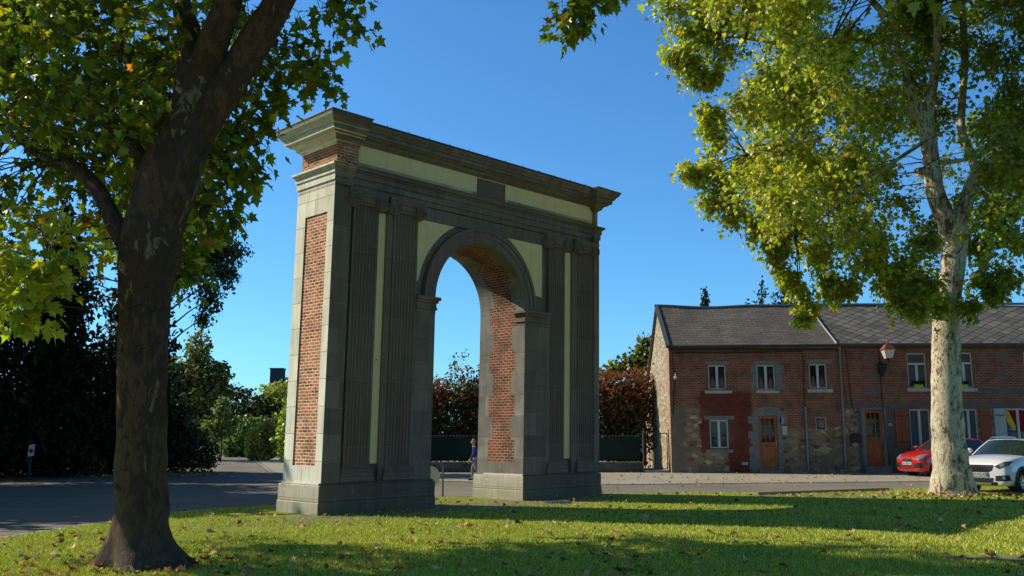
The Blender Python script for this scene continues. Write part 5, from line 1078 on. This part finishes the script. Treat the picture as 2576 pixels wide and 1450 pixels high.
            m=MB(); m.lathe([(wr*.6,.0),(wr*.6,.02)],(0,0,0),20,'y'); m.build('brake_disc',BPLAST,wo)
            if s_<0: wo.rotation_euler=(0,0,math.pi)
            m=MB(); m.lathe([(wr*1.15,s_*(hw-.3)),(wr*1.15,s_*(hw-.06)),],(wx,0,wr*1.02),28,'y'); q_=m.build('wheel_arch_liner',BPLAST,t,fixn=False)
            if cladding:
                m=MB(); r0,r1=wr*1.14,wr*1.32
                for q in range(20):
                    a=-.15+(math.pi+.3)*q/20; b=-.15+(math.pi+.3)*(q+1)/20; y=s_*(hw+.004); z0=wr*1.02
                    m.quad((wx+r0*math.cos(a),y,z0+r0*math.sin(a)),(wx+r1*math.cos(a),y,z0+r1*math.sin(a)),(wx+r1*math.cos(b),y,z0+r1*math.sin(b)),(wx+r0*math.cos(b),y,z0+r0*math.sin(b)))
                    m.quad((wx+r0*math.cos(a),y,z0+r0*math.sin(a)),(wx+r0*math.cos(b),y,z0+r0*math.sin(b)),(wx+r0*math.cos(b),y-s_*.12,z0+r0*math.sin(b)),(wx+r0*math.cos(a),y-s_*.12,z0+r0*math.sin(a)))
                    m.quad((wx+r1*math.cos(a),y,z0+r1*math.sin(a)),(wx+r1*math.cos(b),y,z0+r1*math.sin(b)),(wx+r1*math.cos(b),y-s_*.1,z0+r1*math.sin(b)),(wx+r1*math.cos(a),y-s_*.1,z0+r1*math.sin(a)))
                m.build('arch_cladding',BPLAST,t,fixn=False)
    return t,decal,bvh
def nose(bvh,y,z):
    h=bvh.ray_cast(Vector((9,y,z)),Vector((-1,0,0))); return h[0].x if h[0] else 1.9
# red hatchback
RED=paint('red_paint',(.55,.010,.014)); WPAINT=paint('white_paint',(.72,.73,.74))
fwd=Vector((-.95,-.30,0)).normalized(); rz=math.atan2(fwd.y,fwd.x); nosep=Vector((16.1,37.9,0)); L_=3.86
st=[(1.93,.56,.24,.66,.02),(1.88,.70,.20,.74,.03),(1.72,.79,.17,.85,.04),(1.35,.82,.17,.96,.05),(.95,.83,.17,1.02,.05),(.5,.835,.17,1.05,.02),(-.2,.835,.17,1.04,.0),(-1.0,.83,.17,1.05,.0),(-1.6,.80,.18,1.05,.0),(-1.85,.74,.22,1.0,.0),(-1.92,.64,.28,.9,.0)]
ctr=nosep-fwd*(L_/2)
t,dec,bv=car('red_hatchback','small red hatchback parked against the house partly behind the pale trunk',(ctr.x,ctr.y,0),rz,st,((.98,1.02),(-1.78,1.03),(.30,-1.35),1.52,.80,.60),L_,1.67,(1.20,-1.24),.30,RED,False,False)
for s_ in (-1,1):
    dec('headlight',[(s_*.36,.70),(s_*.52,.66),(s_*.72,.72),(s_*.775,.86),(s_*.66,.88),(s_*.5,.84)],LAMP,off=.010)
    dec('fog_lamp_surround',[(s_*.38,.52),(s_*.70,.56),(s_*.73,.36),(s_*.36,.32)],BPLAST,off=.010)
dec('grille',[(-.26,.72),(.26,.72),(.22,.60),(-.22,.60)],BPLAST,off=.012)
for z in (.30,.36,.42): dec('bumper_slot',[(-.34,z-.014),(.34,z-.014),(.34,z+.014),(-.34,z+.014)],BPLAST,off=.009)
x=nose(bv,0,.66)+.02
for dz in (0,.045):
    m=MB(); m.tube([(x,-.06,.63+dz),(x+.005,0,.665+dz),(x,.06,.63+dz)],.008,5); m.build('chevron_badge',CHROME,t)
x=nose(bv,0,.5)+.025; m=MB(); m.box(x-.012,x,-.26,.26,.46,.57); pl=m.build('number_plate',WSH,t); text_obj('plate_text','BH-758-KT',.095,BPLAST,pl,(x+.002,0,.512),(math.pi/2,0,math.pi/2))
# white SUV
c0=Vector((14.75,27.3,.02)); fwd=Vector((-.82,-.58,0)).normalized(); L_=4.16
st=[(2.07,.60,.30,.74,.02),(2.03,.74,.22,.84,.03),(1.88,.83,.20,.93,.05),(1.5,.86,.20,1.00,.06),(1.1,.865,.20,1.04,.06),(.7,.87,.20,1.07,.03),(-.2,.87,.20,1.06,.0),(-1.1,.87,.20,1.08,.0),(-1.75,.85,.21,1.1,.0),(-2.0,.80,.28,1.05,.0),(-2.08,.70,.34,.95,.0)]
t,dec,bv=car('white_suv','white compact suv parked on the grass edge right of the pale trunk','',math.atan2(fwd.y,fwd.x),st,((1.12,1.06),(-1.85,1.1),(.40,-1.55),1.53,.83,.62),L_,1.74,(1.28,-1.26),.33,WPAINT,True,True) if False else car('white_suv','white compact suv parked on the grass edge right of the pale trunk',(c0.x,c0.y,.05),math.atan2(fwd.y,fwd.x),st,((1.12,1.06),(-1.85,1.1),(.40,-1.55),1.53,.83,.62),L_,1.74,(1.28,-1.26),.33,WPAINT,True,True)
t.scale=(.97,.97,.97)
for s_ in (-1,1):
    dec('headlight',[(s_*.44,.76),(s_*.56,.70),(s_*.78,.80),(s_*.80,.90),(s_*.68,.90)],DLAMP,off=.010)
    hl=dec('headlight_projector',[(s_*.64+.06*math.cos(a),.81+.05*math.sin(a)) for a in [k*.6283 for k in range(10)]],LAMP,off=.016)
    dec('fog_lamp_surround',[(s_*.46,.50),(s_*.78,.53),(s_*.80,.37),(s_*.44,.36)],BPLAST,off=.010)
    dec('fog_lamp',[(s_*.68+.045*math.cos(a),.45+.045*math.sin(a)) for a in [k*.6283 for k in range(10)]],LAMP,off=.018)
dec('grille',[(-.42,.80),(.42,.80),(.36,.66),(.25,.60),(-.25,.60),(-.36,.66)],BPLAST,off=.012)
for k in range(-7,8):
    dec('grille_bar',[(k*.05-.006,.62 if abs(k)<5 else .68),(k*.05+.006,.62 if abs(k)<5 else .68),(k*.05+.006,.79),(k*.05-.006,.79)],CHROME,off=.02,cuts=1)
dec('lower_grille',[(-.40,.44),(.40,.44),(.36,.33),(-.36,.33)],BPLAST,off=.012)
dec('bumper_skirt',[(-.80,.33),(.80,.33),(.78,.24),(-.78,.24)],BPLAST,off=.012); dec('skid_plate',[(-.35,.31),(.35,.31),(.3,.25),(-.3,.25)],ALLOY,off=.02)
for s_ in (-1,1): dec('sill_cladding',[(.95,.36),(-.95,.36),(-.95,.22),(.95,.22)],BPLAST,side=s_,off=.012)
x=nose(bv,0,.52)+.02; m=MB(); m.box(x-.012,x,-.26,.26,.475,.585); pl=m.build('number_plate',WSH,t); text_obj('plate_text','EX-412-RB',.095,BPLAST,pl,(x+.002,-.0,.53),(math.pi/2,0,math.pi/2)); m=MB(); m.box(x+.001,x+.003,.215,.26,.475,.585); m.build('plate_band',simple('plate_blue',(.05,.12,.4),.5),pl)
# ------------------------------------------------------------------ PERSON (profile, walking left, half behind the pier)
def skin_mesh(name,chains,mat,parent,sub=2):
    """chains: list of lists of (x,y,z,r); first vertex of each later chain may reuse coordinates of earlier ones"""
    vs=[];es=[];rs=[];idx={}
    for ch in chains:
        prev=None
        for x,y,z,r in ch:
            k=(round(x,4),round(y,4),round(z,4))
            if k not in idx: idx[k]=len(vs); vs.append((x,y,z)); rs.append(r)
            if prev is not None: es.append((prev,idx[k]))
            prev=idx[k]
    me=bpy.data.meshes.new(name); me.from_pydata(vs,es,[]); o=bpy.data.objects.new(name,me); col.objects.link(o)
    sk=o.modifiers.new('skin','SKIN'); su=o.modifiers.new('sub','SUBSURF'); su.levels=sub; su.render_levels=sub
    for i,v in enumerate(me.skin_vertices[0].data): v.radius=(rs[i],rs[i]) if not isinstance(rs[i],tuple) else rs[i]; v.use_root=(i==0)
    dg=bpy.context.evaluated_depsgraph_get(); m2=bpy.data.meshes.new_from_object(o.evaluated_get(dg)); o.modifiers.clear(); o.data=m2; m2.name=name
    m2.materials.clear(); m2.materials.append(mat)
    for p in m2.polygons: p.use_smooth=True; p.material_index=0
    o.parent=parent; return o
pr=thing('person','person with short ginger hair in blue jacket and grey trousers beside the right pier','person',(-1.36,34.4,0)); pr.scale=(.90,.90,.90)
SKIN=simple('skin',(.55,.30,.20),.6,.3,var=.05); JAC=simple('blue_jacket',(.05,.055,.20),.85,.15,var=.3); TROU=simple('grey_trousers',(.22,.22,.24),.9,.1); HAIR=simple('ginger_hair',(.42,.22,.09),.8,.2,var=.3,scale=30); SHOE=simple('dark_shoe',(.04,.025,.02),.6)
# body faces -x
skin_mesh('body',[[(0,0,.86,.11),(-.01,0,1.05,.11),(-.03,0,1.25,.10),(-.035,0,1.36,.06),(-.06,0,1.43,.045),(-.09,0,1.50,.075),(-.095,0,1.57,.085),(-.09,0,1.62,.06)],
 [(0,0,.86,.11),(0,.08,.80,.085),(-.12,.09,.45,.055),(-.10,.09,.09,.038),(-.20,.09,.04,.035),(-.28,.09,.03,.025)],
 [(0,0,.86,.11),(0,-.08,.80,.085),(.05,-.09,.46,.055),(.20,-.09,.12,.038),(.12,-.09,.04,.035),(.05,-.09,.03,.025)],
 [(-.03,0,1.25,.10),(-.02,.16,1.30,.055),(.05,.21,1.05,.042),(-.06,.22,.84,.032),(-.09,.22,.76,.028),(-.11,.22,.70,.018)],
 [(-.03,0,1.25,.10),(-.02,-.16,1.30,.055),(-.06,-.21,1.05,.042),(-.20,-.22,.86,.032),(-.24,-.22,.79,.028),(-.27,-.22,.74,.018)]],SKIN,pr)
skin_mesh('jacket',[[(0,0,.80,.155),(-.01,0,1.05,.145),(-.03,0,1.27,.125),(-.04,0,1.36,.075)],
 [(-.03,0,1.27,.125),(-.02,.16,1.30,.075),(.05,.215,1.05,.062),(-.06,.225,.85,.052)],[(-.03,0,1.27,.125),(-.02,-.16,1.30,.075),(-.06,-.215,1.05,.062),(-.19,-.225,.87,.052)]],JAC,pr)
skin_mesh('trousers',[[(0,0,.84,.125),(0,.08,.76,.10),(-.12,.09,.45,.075),(-.10,.09,.12,.062)],[(0,0,.84,.125),(0,-.08,.76,.10),(.05,-.09,.46,.075),(.19,-.09,.15,.062)]],TROU,pr)
skin_mesh('shoe',[[(-.09,.09,.05,.05),(-.19,.09,.04,.048),(-.29,.09,.035,.035)]],SHOE,pr); skin_mesh('shoe',[[(.19,-.09,.06,.05),(.11,-.09,.045,.048),(.03,-.09,.035,.035)]],SHOE,pr)
skin_mesh('hair',[[(-.055,0,1.50,.07),(-.045,0,1.575,.095),(-.085,0,1.64,.085),(-.14,0,1.645,.05)]],HAIR,pr)
skin_mesh('collar',[[(-.055,.05,1.37,.035),(-.11,0,1.365,.03),(-.055,-.05,1.37,.035)]],WSH,pr)
m=MB(); m.add([(-.175,-.012,1.545),(-.175,.012,1.545),(-.215,0,1.52),(-.17,0,1.58),(-.175,0,1.505)],[(0,2,3),(2,1,3),(0,4,2),(2,4,1)]); m.build('nose',SKIN,pr)
m=MB()
for s_ in (-1,1): m.lathe([(.001,-.008),(.012,0),(.001,.008)],(-.165,s_*.033,1.575),8,'y')
m.build('eyes',BLACKM,pr); m=MB(); m.box(-.178,-.16,-.022,.022,1.486,1.494); m.build('mouth',simple('lips',(.35,.12,.1),.6),pr)
m=MB()
for wx,wy,dx in ((-.10,.22,-.03),(-.255,-.22,-.03)):
    for k in range(4):
        z=.715 if wx>-.2 else .755; x=wx-.02+k*.013; m.tube([(x,wy,z),(x-.01,wy,z-.045),(x-.022,wy,z-.075-.005*(k%2))],[.009,.008,.006],6)
    m.tube([(wx-.02,wy,z+.03),(wx-.05,wy+.0,z+.0),(wx-.055,wy,z-.02)],[.01,.009,.007],6); m.build('fingers',SKIN,pr,smooth=60); m=MB()
# ------------------------------------------------------------------ light, sky, camera
sun_dir=Vector((-.9*math.cos(R(36.6)),.43*math.cos(R(36.6)),0)); hl_=math.hypot(.9,.43); AZ=math.atan2(.43,-.9)+R(9); sun_dir=Vector((math.cos(AZ)*math.cos(R(36.6)),math.sin(AZ)*math.cos(R(36.6)),math.sin(R(36.6))))
sl=bpy.data.lights.new('sun','SUN'); sl.energy=5.0; sl.angle=R(.53); sl.color=(1,.90,.72); so=bpy.data.objects.new('sun',sl); col.objects.link(so); so.rotation_euler=(-sun_dir).to_track_quat('-Z','Y').to_euler(); so.location=(-20,20,30)
w=bpy.data.worlds.new('World'); scene.world=w; w.use_nodes=True; nt=w.node_tree; bg=nt.nodes['Background']
sk=nt.nodes.new('ShaderNodeTexSky'); sk.sky_type='NISHITA'; sk.sun_disc=False; sk.sun_elevation=R(36.6); sk.sun_rotation=math.atan2(sun_dir.x,sun_dir.y); sk.altitude=100; sk.air_density=1.0; sk.dust_density=.4; sk.ozone_density=2.5
mx=nt.nodes.new('ShaderNodeMix'); mx.data_type='RGBA'; mx.blend_type='MULTIPLY'; mx.inputs[0].default_value=1; mx.inputs[7].default_value=(.54,1.10,1.50,1)
tc=nt.nodes.new('ShaderNodeTexCoord'); sz=nt.nodes.new('ShaderNodeSeparateXYZ'); mr=nt.nodes.new('ShaderNodeMapRange'); vm=nt.nodes.new('ShaderNodeVectorMath'); vm.operation='SCALE'
nt.links.new(tc.outputs['Generated'],sz.inputs[0]); nt.links.new(sz.outputs[2],mr.inputs[0]); mr.interpolation_type='SMOOTHSTEP'
mr.inputs[1].default_value=.42; mr.inputs[2].default_value=.85; mr.inputs[3].default_value=1; mr.inputs[4].default_value=.15   # the sky deepens towards the zenith
nt.links.new(sk.outputs[0],vm.inputs[0]); nt.links.new(mr.outputs[0],vm.inputs['Scale']); nt.links.new(vm.outputs[0],mx.inputs[6]); nt.links.new(mx.outputs[2],bg.inputs[0]); bg.inputs[1].default_value=.118
cam=bpy.data.cameras.new('camera'); cam.sensor_width=36; cam.lens=F/2576*36; cam.clip_end=3000; cam.clip_start=.1
co=bpy.data.objects.new('camera',cam); col.objects.link(co); co.location=(0,0,CH); co.rotation_euler=(math.pi/2+TH,0,0); scene.camera=co
scene.view_settings.view_transform='Standard'; scene.view_settings.look='None'; scene.view_settings.exposure=0
scene.cycles.transparent_max_bounces=8; scene.cycles.max_bounces=6
